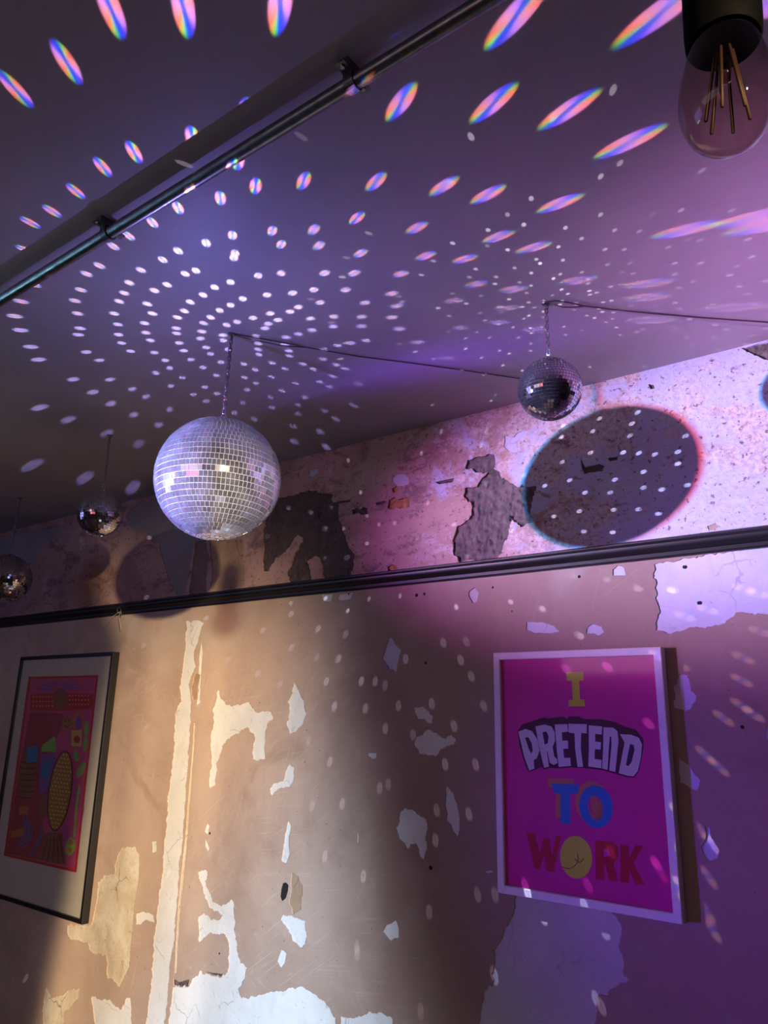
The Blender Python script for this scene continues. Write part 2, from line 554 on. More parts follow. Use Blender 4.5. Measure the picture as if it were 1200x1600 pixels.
def empty(name, loc):
    o = bpy.data.objects.new(name, None)
    col.objects.link(o)
    o.empty_display_size = 0.05
    o.location = loc
    o.matrix_world = Matrix.Translation(Vector(loc))
    return o


def set_smooth_by_angle(o, ang=35):
    for p in o.data.polygons:
        p.use_smooth = True
    try:
        o.data.set_sharp_from_angle(angle=math.radians(ang))
    except Exception:
        pass


# ------------------------------------------------------------------ materials
def new_mat(name):
    m = bpy.data.materials.new(name)
    m.use_nodes = True
    t = NT(m.node_tree)
    b = m.node_tree.nodes['Principled BSDF']
    return m, t, b


def plain(name, c, rough=0.6, metal=0.0, var=0.08, scale=30, bump=0.0, bscale=80):
    m, t, b = new_mat(name)
    tc = t.n('ShaderNodeTexCoord').outputs['Object']
    f = t.noise(tc, scale)
    cc = t.mix(t.smooth(f, 0.3, 0.7), tuple(x * (1 - var) for x in c), tuple(min(1, x * (1 + var)) for x in c))
    t.l(cc, b.inputs['Base Color'])
    b.inputs['Roughness'].default_value = rough
    b.inputs['Metallic'].default_value = metal
    if bump:
        bp = t.n('ShaderNodeBump')
        bp.inputs['Strength'].default_value = bump
        bp.inputs['Distance'].default_value = 0.002
        t.l(t.noise(tc, bscale, 6), bp.inputs['Height'])
        t.l(bp.outputs[0], b.inputs['Normal'])
    return m


def mat_ceiling():
    m, t, b = new_mat('ceiling_paint')
    tc = t.n('ShaderNodeTexCoord').outputs['Object']
    f = t.noise(tc, 1.6, 5, .6)
    c = t.mix(t.smooth(f, .3, .7), (.33, .295, .33), (.41, .37, .395))
    f2 = t.noise(t.mapping(tc, (1, 6, 1)), 14, 4, .6)
    c = t.mix(t.smooth(f2, .52, .75, 0, .18), c, (.28, .24, .27))
    t.l(c, b.inputs['Base Color'])
    b.inputs['Roughness'].default_value = .55
    bp = t.n('ShaderNodeBump')
    bp.inputs['Strength'].default_value = .25
    bp.inputs['Distance'].default_value = .002
    t.l(t.noise(tc, 9, 5), bp.inputs['Height'])
    t.l(bp.outputs[0], b.inputs['Normal'])
    return m


def mat_lower():
    """tan old paint with scuffs, faint stains and pale scratches"""
    m, t, b = new_mat('old_tan_paint')
    tc = t.n('ShaderNodeTexCoord').outputs['Object']
    f = t.noise(tc, 1.7, 5, .62, .3)
    c = t.mix(t.smooth(f, .32, .68), (.365, .26, .205), (.515, .39, .315))
    f = t.noise(t.mapping(tc, (1, 1, .5), loc=(2, 7, 3)), 9, 8, .72, .4)
    c = t.mix(t.smooth(f, .48, .66, 0, .45), c, (.42, .30, .25))
    f = t.noise(t.mapping(tc, loc=(6, 7, 1)), 26, 6, .7)
    c = t.mix(t.smooth(f, .56, .70, 0, .40), c, (.56, .45, .385))
    f = t.noise(t.mapping(tc, loc=(5, 3, 1)), 4.5, 6, .65, .6)
    c = t.mix(t.smooth(f, .55, .72, 0, .55), c, (.53, .42, .355))
    f = t.noise(t.mapping(tc, loc=(1, 9, 4)), 2.6, 4, .6, 1.0)
    c = t.mix(t.smooth(f, .58, .74, 0, .5), c, (.29, .195, .155))
    # fine pale scratches in two slanting directions
    for ang, sc_ in ((.6, 1.0), (-.9, .8), (1.3, .9), (.15, 1.3), (-.4, 1.6)):
        mp = t.mapping(t.mapping(tc, rot=(0, ang, 0)), (2.2 * sc_, 1, 90))
        f = t.noise(mp, 2.2, 3, .5, .15)
        msk = t.noise(t.mapping(tc, loc=(ang, 2, 7)), 2.4, 3)
        s = t.math('MULTIPLY', t.smooth(f, .62, .70), t.smooth(msk, .50, .64, 0, .42))
        c = t.mix(s, c, (.60, .52, .47))
    # dark specks
    f = t.noise(t.mapping(tc, loc=(3, 3, 3)), 75, 2, .5)
    c = t.mix(t.smooth(f, .69, .75, 0, .7), c, (.12, .075, .06))
    # browner, darker paint over the right half of the wall
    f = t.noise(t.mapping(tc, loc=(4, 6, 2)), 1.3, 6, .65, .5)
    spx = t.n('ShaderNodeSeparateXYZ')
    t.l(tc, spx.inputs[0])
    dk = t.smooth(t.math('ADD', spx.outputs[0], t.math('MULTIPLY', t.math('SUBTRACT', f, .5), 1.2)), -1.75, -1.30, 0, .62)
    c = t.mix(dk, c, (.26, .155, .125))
    # chalky greenish bloom near the rail
    f = t.noise(t.mapping(tc, loc=(8, 1, 2)), 3.0, 4, .6, .5)
    sp = t.n('ShaderNodeSeparateXYZ')
    t.l(tc, sp.inputs[0])
    up = t.smooth(sp.outputs[2], EYE + .05, EYE + .42)
    c = t.mix(t.math('MULTIPLY', t.math('MULTIPLY', t.smooth(f, .45, .65), up), .35), c, (.45, .43, .38))
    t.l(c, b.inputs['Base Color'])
    b.inputs['Roughness'].default_value = .62
    bp = t.n('ShaderNodeBump')
    bp.inputs['Strength'].default_value = .35
    bp.inputs['Distance'].default_value = .0025
    t.l(t.math('ADD', t.noise(tc, 7, 6, .6), t.math('MULTIPLY', t.noise(tc, 120, 3), .25)), bp.inputs['Height'])
    t.l(bp.outputs[0], b.inputs['Normal'])
    return m


def mat_upper():
    """mottled pink and whitewashed plaster above the rail"""
    m, t, b = new_mat('mottled_plaster')
    tc = t.n('ShaderNodeTexCoord').outputs['Object']
    sp = t.n('ShaderNodeSeparateXYZ')
    t.l(tc, sp.inputs[0])
    f = t.noise(tc, 3.2, 6, .65, .5)
    c = t.mix(t.smooth(f, .35, .65), (.36, .215, .195), (.50, .335, .30))
    # whitewash worn through to a thin veil, thicker towards the right
    right = t.smooth(sp.outputs[0], -2.0, -.30, -.09, .13)
    f = t.noise(t.mapping(tc, (1, 1, 1.3), loc=(2, 5, 0)), 4.0, 12, .78, .25)
    s = t.smooth(t.math('ADD', f, right), .49, .59)
    g = t.noise(tc, 70, 6, .75)
    s = t.math('MULTIPLY', s, t.smooth(g, .34, .56))
    c = t.mix(s, c, (.66, .56, .60))
    f = t.noise(t.mapping(tc, loc=(7, 2, 4)), 2.6, 10, .7, .3)
    c = t.mix(t.math('MULTIPLY', t.smooth(t.math('ADD', f, right), .56, .63), .85), c, (.52, .52, .74))
    # brown wear and dark pits
    f = t.noise(t.mapping(tc, (1, 1, 2.0), loc=(4, 4, 9)), 5.5, 12, .78, .4)
    c = t.mix(t.smooth(t.math('SUBTRACT', f, t.math('MULTIPLY', right, .3)), .54, .61, 0, .85), c, (.22, .13, .125))
    f = t.noise(t.mapping(tc, loc=(1, 1, 3)), 60, 5, .65)
    c = t.mix(t.smooth(f, .58, .64, 0, .85), c, (.14, .08, .08))
    f = t.noise(t.mapping(tc, (.6, 1, 3), loc=(6, 1, 3)), 11, 6, .7)
    c = t.mix(t.smooth(f, .64, .70, 0, .55), c, (.26, .20, .24))
    t.l(c, b.inputs['Base Color'])
    b.inputs['Roughness'].default_value = .8
    bp = t.n('ShaderNodeBump')
    bp.inputs['Strength'].default_value = .6
    bp.inputs['Distance'].default_value = .004
    t.l(t.math('ADD', t.noise(tc, 16, 8, .7), t.math('MULTIPLY', s, .35)), bp.inputs['Height'])
    t.l(bp.outputs[0], b.inputs['Normal'])
    return m


def mat_patch(name, c0, c1, spots=(.4, .3, .22), amount=.35, scale=5.0, bump=.3):
    m, t, b = new_mat(name)
    tc = t.n('ShaderNodeTexCoord').outputs['Object']
    f = t.noise(tc, scale, 6, .6, .3)
    c = t.mix(t.smooth(f, .3, .7), c0, c1)
    f = t.noise(t.mapping(tc, loc=(2, 2, 2)), 42, 6, .7)
    c = t.mix(t.smooth(f, .58, .72, 0, amount), c, spots)
    # smeared dirt, vertical wipes and hairline cracks
    f = t.noise(t.mapping(tc, (1, 1, .35), loc=(5, 2, 8)), 11, 6, .7, .6)
    c = t.mix(t.smooth(f, .52, .68, 0, amount * .8), c, tuple((x * .62 + y * .25) for x, y in zip(c0, spots)))
    f = t.noise(t.mapping(tc, loc=(9, 2, 1)), 140, 3, .6)
    c = t.mix(t.smooth(f, .66, .72, 0, amount * 1.2), c, tuple(x * .35 for x in spots))
    vo = t.n('ShaderNodeTexVoronoi', feature='DISTANCE_TO_EDGE')
    wob = t.n('ShaderNodeVectorMath', operation='ADD')
    t.l(tc, wob.inputs[0])
    nz = t.n('ShaderNodeTexNoise')
    t.l(tc, nz.inputs['Vector'])
    nz.inputs['Scale'].default_value = 18
    sc3 = t.n('ShaderNodeVectorMath', operation='SCALE')
    t.l(nz.outputs['Color'], sc3.inputs[0])
    sc3.inputs['Scale'].default_value = .06
    t.l(sc3.outputs[0], wob.inputs[1])
    t.l(wob.outputs[0], vo.inputs['Vector'])
    vo.inputs['Scale'].default_value = 11
    gate = t.smooth(t.noise(t.mapping(tc, loc=(3, 8, 3)), 7, 3), .5, .62)
    c = t.mix(t.math('MULTIPLY', t.math('MULTIPLY', t.smooth(vo.outputs['Distance'], .008, .03, 1.0, 0.0), gate), min(.8, amount * 1.3)), c, tuple(x * .45 for x in spots))
    t.l(c, b.inputs['Base Color'])
    b.inputs['Roughness'].default_value = .75
    bp = t.n('ShaderNodeBump')
    bp.inputs['Strength'].default_value = bump
    bp.inputs['Distance'].default_value = .003
    t.l(t.noise(tc, 60, 6, .65), bp.inputs['Height'])
    t.l(bp.outputs[0], b.inputs['Normal'])
    return m


M = {}
M['ceiling'] = mat_ceiling()
M['lower'] = mat_lower()
M['upper'] = mat_upper()
M['white'] = mat_patch('white_undercoat', (.66, .67, .66), (.76, .77, .77), (.50, .42, .34), .35)
M['lilac'] = mat_patch('pale_lilac_undercoat', (.52, .52, .66), (.62, .61, .74), (.45, .40, .48), .3)
M['grey'] = mat_patch('grey_skim', (.24, .225, .235), (.30, .285, .29), (.2, .17, .16), .3)
M['dullgrey'] = mat_patch('dull_pale_skim', (.47, .43, .46), (.54, .50, .53), (.36, .32, .33), .2)
M['beige'] = mat_patch('worn_cream_undercoat', (.55, .46, .33), (.72, .67, .57), (.42, .28, .15), .75, 9)
M['ochre'] = mat_patch('ochre_stain', (.34, .235, .15), (.42, .30, .21), (.3, .18, .08), .6, 12)
M['rust'] = mat_patch('rust_orange_brick', (.42, .20, .07), (.52, .30, .12), (.2, .06, .04), .9, 20)
M['chase_shade'] = mat_patch('chase_shade_brown', (.20, .135, .11), (.27, .185, .15), (.1, .06, .05), .6, 8)
M['rough'] = mat_patch('rough_render', (.085, .06, .062), (.17, .125, .125), (.03, .02, .02), .9, 30, 1.0)
M['rough_dark'] = mat_patch('rough_dark_render', (.075, .055, .052), (.12, .088, .082), (.035, .025, .025), .8, 24, 1.0)
M['core'] = plain('masonry', (.2, .14, .12), .9, bump=.4)
M['hole'] = plain('black_cavity', (.012, .010, .010), .9)
M['rail'] = plain('black_gloss_paint', (.008, .007, .009), .42, bump=.15, bscale=40)
M['black'] = plain('black_lacquer', (.010, .009, .010), .35)
M['whiteframe'] = plain('white_lacquer', (.74, .72, .74), .4, var=.03)
M['mount'] = plain('ivory_mount_board', (.70, .66, .56), .8, var=.03)
M['steel'] = plain('galvanised_steel', (.24, .27, .28), .33, 1.0, .18, 60)
M['darksteel'] = plain('dull_dark_steel', (.16, .16, .17), .4, .9)
M['cable'] = plain('dark_cable_sheath', (.07, .05, .065), .6)
M['chain'] = plain('steel_chain', (.30, .28, .32), .3, .9)
M['cord'] = plain('dry_straw_cord', (.50, .40, .25), .8)
M['bakelite'] = plain('black_bakelite', (.0015, .0015, .0018), .7)
M['bakelite'].node_tree.nodes['Principled BSDF'].inputs['Specular IOR Level'].default_value = .05
M['floor'] = plain('dark_floorboards', (.09, .055, .035), .4, var=.3, scale=6)
M['drab'] = plain('drab_wall_paint', (.16, .11, .10), .7, var=.2, scale=3)
M['filament'] = plain('amber_filament', (.024, .011, .005), .6, var=.15)


def mat_glass(name, tint=(1, 1, 1), ior=1.45, rough=0.03):
    m = bpy.data.materials.new(name)
    m.use_nodes = True
    t = NT(m.node_tree)
    nt = m.node_tree
    nt.nodes.remove(nt.nodes['Principled BSDF'])
    out = nt.nodes['Material Output']
    tr = t.n('ShaderNodeBsdfTransparent')
    tr.inputs[0].default_value = (*tint, 1)
    gl = t.n('ShaderNodeBsdfGlossy')
    gl.inputs['Roughness'].default_value = rough
    fa = t.n('ShaderNodeLayerWeight').outputs['Facing']
    f0 = ((ior - 1) / (ior + 1)) ** 2
    mx = t.n('ShaderNodeMixShader')
    t.l(t.math('ADD', t.math('MULTIPLY', t.math('POWER', fa, 2.6), 0.8), f0), mx.inputs[0])
    t.l(tr.outputs[0], mx.inputs[1])
    t.l(gl.outputs[0], mx.inputs[2])
    t.l(mx.outputs[0], out.inputs['Surface'])
    return m


M['pane'] = mat_glass('picture_glass', (.97, .97, .97), 1.5, .06)
M['bulb'] = mat_glass('bulb_glass', (.86, .74, .66), 1.5, .02)


def mat_tiles(name, c, rough, dust):
    m = bpy.data.materials.new(name)
    m.use_nodes = True
    t = NT(m.node_tree)
    nt = m.node_tree
    nt.nodes.remove(nt.nodes['Principled BSDF'])
    out = nt.nodes['Material Output']
    gl = t.n('ShaderNodeBsdfGlossy')
    gl.inputs[0].default_value = (*c, 1)
    gl.inputs['Roughness'].default_value = rough
    df = t.n('ShaderNodeBsdfDiffuse')
    df.inputs[0].default_value = (.38, .45, .74, 1)
    tc = t.n('ShaderNodeTexCoord').outputs['Object']
    f = t.noise(tc, 25, 4)
    mx = t.n('ShaderNodeMixShader')
    t.l(t.smooth(f, .3, .7, dust * .6, dust * 1.4), mx.inputs[0])
    t.l(gl.outputs[0], mx.inputs[1])
    t.l(df.outputs[0], mx.inputs[2])
    t.l(mx.outputs[0], out.inputs['Surface'])
    return m


M['tile'] = mat_tiles('mirror_tile', (.74, .78, .94), .08, .30)
M['tile_small'] = mat_tiles('small_mirror_tile', (.62, .60, .66), .05, .03)
M['grout'] = plain('grey_white_grout', (.68, .70, .84), .6)
M['grout_dark'] = plain('dark_grout', (.10, .095, .10), .6)

# ------------------------------------------------------------------ room shell
XL, XR, YF = -6.2, 3.6, -4.2


def slab(name, c, s, m):
    b = MB()
    b.box(c, s)
    o = b.build(name, m)
    o['kind'] = 'structure'
    return o


slab('floor', ((XL + XR) / 2, (YF + 2.1) / 2, -.05), (XR - XL + .4, 2.1 - YF + .4, .1), M['floor'])
slab('wall_left', (XL - .05, (YF + 2.1) / 2, CEIL / 2), (.1, 2.1 - YF, CEIL), M['drab'])
slab('wall_right', (XR + .05, (YF + 2.1) / 2, CEIL / 2), (.1, 2.1 - YF, CEIL), M['drab'])
slab('wall_front', ((XL + XR) / 2, YF - .05, CEIL / 2), (XR - XL, .1, CEIL), M['drab'])
slab('ceiling', ((XL + XR) / 2, (YF + 2.1) / 2, CEIL + .05), (XR - XL + .4, 2.1 - YF + .4, .1), M['ceiling'])
wall = slab('wall_back', ((XL + XR) / 2, WALL + .070, CEIL / 2), (XR - XL, .1, CEIL), M['core'])


# ------------------------------------------------------------------ plaster coats with lost patches
def roughen(poly, step=.006, amp=.0016, seed=0):
    """poly in wall metres (x, z); break every edge up into a ragged line"""
    out = []
    n = len(poly)
    for i in range(n):
        a = Vector((poly[i][0], poly[i][1], 0))
        b = Vector((poly[(i + 1) % n][0], poly[(i + 1) % n][1], 0))
        L = (b - a).length
        k = max(1, int(L / step))
        nrm = Vector((-(b - a).y, (b - a).x, 0))
        if nrm.length > 0:
            nrm.normalize()
        for j in range(k):
            p = a.lerp(b, j / k)
            q = mnoise.noise(Vector((p.x * 45, p.y * 45, seed * 3.1))) + .7 * mnoise.noise(Vector((p.x * 130, p.y * 130, seed * 1.7)))
            env = 1 if j else .4
            p = p + nrm * q * amp * 2.2 * env
            out.append((p.x, p.y))
    return out


def px_poly(pts, sx=1, ox=0, oy=0):
    r = []
    for (x, y) in pts:
        p = on_wall(x / sx + ox, y / sx + oy)
        r.append((p.x, p.z))
    return r


RAILZ = 0.452 + EYE
C4 = (2.0, 0, 980)
C5 = (2.58, 500, 980)
C6 = (2.2857, 800, 900)
C3 = (2.143, 0, 640)
C8 = (3.0, 420, 660)
CS = (2.3077, 680, 600)
CN = (1.0, 0, 0)
LOWER = [
    # pale filled chase running down the wall
    ('white', C4, [(583,-20),(578,80),(570,140),(562,185),(566,232),(548,270),(546,350),(535,450),(525,540),(517,640),(508,760),(492,880),(480,1000),(472,1120),(455,1260),(512,1260),(522,1180),(530,1060),(545,960),(553,850),(563,720),(573,640),(580,520),(588,420),(596,300),(597,232),(590,180),(612,125),(606,90),(622,30),(640,-20)]),
    ('white', C4, [(630,40),(634,80),(628,160),(625,235),(616,242),(620,160),(624,90)]),
    ('beige', C4, [(606,300),(612,300),(604,420),(596,530),(588,640),(577,760),(566,870),(558,980),(552,1080),(544,1086),(550,980),(558,860),(570,740),(582,620),(590,510),(600,400)]),
    ('ochre', C4, [(612,140),(622,150),(616,225),(602,228),(597,190)]),
    ('white', C4, [(683,195),(692,225),(705,240),(730,245),(775,235),(800,265),(850,262),(855,285),(838,300),(828,345),(828,412),(790,415),(790,395),(797,345),(775,315),(745,328),(705,355),(692,385),(680,420),(672,495),(657,503),(652,480),(662,430),(657,350),(668,300),(665,260),(675,235)]),
    ('white', C4, [(917,170),(928,180),(935,200),(950,230),(957,265),(945,305),(925,325),(905,335),(897,310),(905,260),(900,230),(915,205)]),
    ('white', C4, [(905,425),(920,440),(918,480),(905,500),(880,500),(860,515),(848,530),(843,505),(855,490),(885,480),(893,450)]),
    ('white', C4, [(900,603),(910,620),(903,660),(905,710),(895,740),(880,730),(885,680),(893,640)]),
    ('white', C4, [(648,612),(656,620),(650,648),(640,640)]),
    ('white', C4, [(642,660),(655,690),(650,702),(642,685)]),
    ('white', C4, [(620,765),(645,762),(650,775),(640,795),(655,830),(665,860),(690,872),(722,852),(733,870),(732,940),(738,1000),(750,1050),(773,1065),(765,1100),(745,1130),(755,1160),(800,1155),(850,1138),(890,1135),(945,1125),(990,1150),(1030,1185),(1050,1220),(1050,1265),(526,1265),(533,1180),(540,1128),(590,1125),(600,1100),(625,1075),(660,1090),(690,1095),(712,1080),(715,1040),(715,990),(705,960),(660,955),(640,970),(622,985),(620,900),(650,900),(660,915),(690,912),(695,900),(660,880),(640,850),(632,810),(620,785)]),
    ('white', C4, [(885,898),(930,908),(955,920),(960,970),(945,1005),(920,985),(895,940),(878,915)]),
    ('white', C4, [(880,1008),(895,1020),(890,1050),(880,1065),(867,1045)]),
    ('white', C4, [(1065,1215),(1100,1222),(1150,1205),(1200,1210),(1228,1225),(1232,1265),(1065,1265)]),
    ('beige', C4, [(385,688),(422,686),(436,712),(432,800),(420,880),(412,960),(405,1060),(375,1125),(335,1090),(332,1030),(290,1018),(270,985),(235,978),(212,968),(210,930),(285,930),(302,850),(308,795),(330,775),(358,770),(360,740),(372,705)]),
    ('beige', C4, [(145,1123),(160,1160),(200,1150),(215,1135),(248,1130),(245,1160),(220,1185),(200,1205),(195,1265),(140,1265),(132,1200)]),
    ('white', C4, [(285,1150),(310,1165),(345,1165),(360,1185),(380,1195),(395,1160),(408,1160),(415,1265),(300,1265),(290,1200)]),
    ('white', C4, [(427,895),(450,890),(480,900),(483,925),(455,915),(440,930),(425,930)]),
    ('white', C4, [(476,670),(488,668),(490,700),(478,705)]),
    ('white', C4, [(1150,392),(1176,394),(1172,410),(1152,404)]),
    ('ochre', C4, [(905,760),(930,775),(945,810),(940,880),(915,900),(902,860),(912,815)]),
    ('rough_dark', C4, [(541,1098),(560,1108),(592,1100),(588,1121),(543,1123)]),
    ('rough_dark', C4, [(640,1075),(668,1080),(700,1085),(694,1092),(662,1087)]),
    ('lilac', C5, [(285,38),(310,75),(328,95),(315,140),(307,182),(285,170),(262,150),(252,125),(265,85),(272,50)]),
    ('white', C5, [(378,325),(415,320),(440,340),(455,362),(450,390),(430,385),(420,370),(395,372),(385,350)]),
    ('white', C5, [(435,405),(455,425),(475,435),(500,450),(530,430),(547,452),(540,475),(510,480),(490,490),(465,522),(430,515),(405,510),(378,470),(385,445),(415,430)]),
    ('white', C5, [(190,515),(228,505),(228,525),(210,532)]),
    ('white', C5, [(510,638),(540,680),(555,730),(563,770),(555,848),(535,825),(525,795),(512,780),(505,700)]),
    ('white', C5, [(340,725),(365,735),(400,755),(427,775),(425,850),(430,895),(415,938),(400,925),(390,880),(370,875),(348,905),(340,870),(320,855),(305,810),(320,780),(325,740)]),
    ('white', C5, [(305,1183),(317,1210),(317,1255),(300,1255),(285,1265),(255,1230),(265,1205)]),
    ('white', C5, [(150,822),(157,840),(155,872),(150,868)]),
    ('white', C5, [(660,985),(690,980),(698,986),(672,994)]),
    ('dullgrey', CN, [(806,1395),(806,1418),(797,1437),(787,1451),(785,1464),(771,1488),(773,1507),(767,1523),(769,1542),(756,1548),(752,1573),(744,1620),(931,1620),(933,1556),(947,1556),(957,1543),(975,1537),(986,1530),(973,1521),(975,1508),(968,1482),(971,1451),(964,1434),(953,1420),(930,1395)]),
    ('lilac', C6, [(50,165),(100,165),(150,178),(172,200),(120,205),(70,200),(50,195)]),
    ('lilac', C6, [(265,185),(290,172),(320,180),(328,200),(310,213),(290,205),(265,205)]),
    ('lilac', C6, [(503,-42),(515,60),(525,110),(515,160),(513,195),(560,205),(600,200),(640,182),(690,188),(740,180),(780,150),(810,130),(860,135),(960,140),(960,-115)]),
    ('lilac', C6, [(605,350),(630,352),(640,400),(658,430),(640,475),(620,483),(580,470),(577,400),(590,370)]),
    ('lilac', C6, [(595,648),(640,690),(672,730),(665,773),(600,735),(595,700)]),
    ('lilac', C6, [(690,895),(705,900),(710,935),(740,980),(735,1005),(705,1018),(685,995),(675,965),(690,935)]),
    ('lilac', C6, [(914,540),(905,570),(920,610),(950,590),(940,545)]),
    ('lilac', CS, [(640,668),(655,655),(678,660),(686,690),(640,690)]),
    ('white', C8, [(245,805),(300,806),(290,838),(255,838)]),
    ('white', C8, [(98,835),(118,838),(105,865),(92,850)]),
    ('white', C8, [(330,806),(395,798),(385,825),(350,835),(325,828)]),
    ('dullgrey', C8, [(940,790),(965,775),(985,800),(975,840),(955,848),(938,815)]),
]
UPPER = [
    ('rough', CS, [(205,305),(230,315),(240,345),(260,345),(300,372),(365,370),(345,430),(345,470),(355,495),(320,512),(285,500),(270,480),(270,520),(245,590),(220,635),(130,635),(85,640),(62,600),(65,560),(85,510),(120,490),(130,460),(128,430),(105,410),(108,375),(150,370),(165,345),(185,325)]),
    ('rough_dark', C8, [(40,360),(100,345),(180,320),(220,318),(250,335),(300,335),(300,370),(330,390),(330,440),(350,520),(375,580),(400,620),(400,670),(380,728),(270,742),(250,700),(240,640),(215,625),(180,655),(195,700),(200,748),(95,752),(85,700),(120,620),(160,545),(135,525),(80,605),(30,640),(-5,700),(-30,700),(-30,560),(-20,440),(10,400)]),
    ('grey', C3, [(-60,470),(0,440),(60,415),(195,392),(200,410),(150,450),(130,480),(115,515),(60,510),(-10,540),(-60,545)]),
    ('grey', C3, [(430,340),(470,305),(510,315),(540,300),(600,390),(650,430),(625,600),(600,630),(570,580),(545,500),(530,450),(510,430),(480,410),(440,400),(418,360)]),
    ('chase_shade', C3, [(655,440),(690,436),(698,500),(690,560),(694,612),(632,622),(640,560),(650,490)]),  # dark column: the chase's shadow painted as a brown patch
    ('ochre', C3, [(700,440),(812,436),(815,520),(820,588),(705,612),(712,540)]),
    ('lilac', C8, [(1105,65),(1150,70),(1165,50),(1190,35),(1215,40),(1195,85),(1170,100),(1160,140),(1120,135),(1100,110)]),
    ('rust', C8, [(560,362),(590,350),(600,360),(625,352),(660,352),(660,395),(640,405),(600,395),(575,410),(558,400)]),
    ('rust', C8, [(575,310),(600,298),(612,306),(600,330),(580,328)]),
    ('rust', C8, [(555,680),(580,665),(605,680),(600,698),(560,700)]),
    ('rough_dark', C8, [(390,410),(415,400),(430,410),(440,395),(462,400),(465,430),(440,435),(420,425),(395,432)]),
    ('rough_dark', C8, [(500,376),(540,368),(552,372),(530,384),(505,388)]),
    ('rough_dark', C8, [(780,280),(830,268),(868,262),(860,280),(800,290)]),
    ('rough_dark', C8, [(300,374),(360,366),(385,360),(380,372),(310,384)]),
    ('rough', C8, [(930,175),(990,160),(1050,152),(1062,170),(1055,230),(1000,240),(920,215)]),
    ('lilac', C8, [(580,260),(600,242),(635,240),(655,258),(655,285),(630,300),(600,298),(582,282)]),  # round pale lilac disc
    ('rough_dark', CS, [(525,270),(540,300),(590,288),(612,295),(605,315),(560,318),(535,325),(527,300)]),
    ('rough_dark', CS, [(620,268),(660,260),(655,275),(630,280)]),
    ('rough', CN, [(1158,543),(1180,537),(1205,531),(1225,527),(1228,566),(1205,562),(1188,559),(1166,551)]),
    ('rough_dark', CN, [(1013,600),(1021,601),(1023,607),(1016,608)]),
    ('lilac', C8, [(190,225),(225,215),(232,235),(205,258),(185,245)]),
    ('ochre', CS, [(980,512),(1010,502),(1025,515),(1000,528),(985,526)]),
]


def inside(poly, x, y):
    c = False
    n = len(poly)
    j = n - 1
    for i in range(n):
        xi, yi = poly[i]
        xj, yj = poly[j]
        if (yi > y) != (yj > y) and x < (xj - xi) * (y - yi) / (yj - yi) + xi:
            c = not c
        j = i
    return c


def make_coat(name, rect, polys, m, parent):
    """a plaster skin 12 mm thick with ragged holes where it has come away"""
    pts, edges = [], []
    for pl in [rect] + polys:
        k0 = len(pts)
        pts += [Vector(p) for p in pl]
        edges += [(k0 + q, k0 + (q + 1) % len(pl)) for q in range(len(pl))]
    vs, es, fs, _a, _b, _c = delaunay_2d_cdt(pts, edges, [], 0, 1e-6)
    boxes = [(min(p[0] for p in pl), max(p[0] for p in pl), min(p[1] for p in pl), max(p[1] for p in pl), pl) for pl in polys]
    keep = []
    for f in fs:
        x = sum(vs[q].x for q in f) / 3
        z = sum(vs[q].y for q in f) / 3
        if any(a < x < b and c < z < d and inside(pl, x, z) for a, b, c, d, pl in boxes):
            continue
        keep.append(tuple(f))
    n = len(vs)
    b = MB()
    b.v = [(v.x, WALL, v.y) for v in vs] + [(v.x, WALL + .012, v.y) for v in vs]
    cnt = {}
    for f in keep:
        a, c, d = (vs[q] for q in f)
        if (c.x - a.x) * (d.y - a.y) - (c.y - a.y) * (d.x - a.x) < 0:
            f = tuple(reversed(f))
        b.f.append(f)
        for q in range(3):
            e = (f[q], f[(q + 1) % 3])
            cnt[e] = 1
    for (p, q) in cnt:
        if (q, p) not in cnt:
            b.f.append((q, p, p + n, q + n))
    b.m = [0] * len(b.f)
    return b.build(name, m, parent)


def grow(poly, d):
    a = 0
    n = len(poly)
    for i in range(n):
        a += poly[i][0] * poly[(i + 1) % n][1] - poly[(i + 1) % n][0] * poly[i][1]
    sgn = 1 if a > 0 else -1
    out = []
    for i in range(n):
        p, q, r = Vector(poly[i - 1]), Vector(poly[i]), Vector(poly[(i + 1) % n])
        t = (r - p)
        if t.length == 0:
            out.append(tuple(q)); continue
        t.normalize()
        out.append((q.x + t.y * d * sgn, q.y - t.x * d * sgn))
    return out


def flat_patch(poly, m, parent, depth):
    b = MB()
    tri = tessellate_polygon([[Vector((x, z, 0)) for x, z in poly]])
    b.v = [(x, WALL + depth, z) for x, z in poly]
    for t3 in tri:
        b.f.append(tuple(t3)); b.m.append(0)
    o = b.build('plaster_patch', m, parent)
    bm = bmesh.new(); bm.from_mesh(o.data)
    for f in bm.faces:
        f.normal_update()
        if f.normal.y > 0:
            f.normal_flip()
    bm.to_mesh(o.data); bm.free()
    return o


def rough_patch(poly, m, parent, step=.0036):
    xs = [p[0] for p in poly]; zs = [p[1] for p in poly]
    x0, x1, z0, z1 = min(xs) - .01, max(xs) + .01, min(zs) - .01, max(zs) + .01
    big = grow(poly, .007)
    nx = int((x1 - x0) / step) + 1
    nz = int((z1 - z0) / step) + 1
    b = MB()
    idx = {}
    for j in range(nz + 1):
        for i in range(nx + 1):
            x = x0 + i * step; z = z0 + j * step
            if inside(big, x, z):
                v = Vector((x, 0, z))
                y = mnoise.fractal(v * 55, .8, 2.1, 5) * .0050 + mnoise.noise(v * 170) * .0022
                idx[(i, j)] = len(b.v)
                b.v.append((x, min(WALL + .0125, max(WALL + .0025, WALL + .0075 + y)), z))
    for (i, j) in list(idx):
        q = [(i, j), (i + 1, j), (i + 1, j + 1), (i, j + 1)]
        if all(k in idx for k in q):
            b.f.append(tuple(idx[k] for k in q)); b.m.append(0)
    if not b.f:
        return flat_patch(poly, m, parent, .007)
    return b.build('render_patch', m, parent, True)


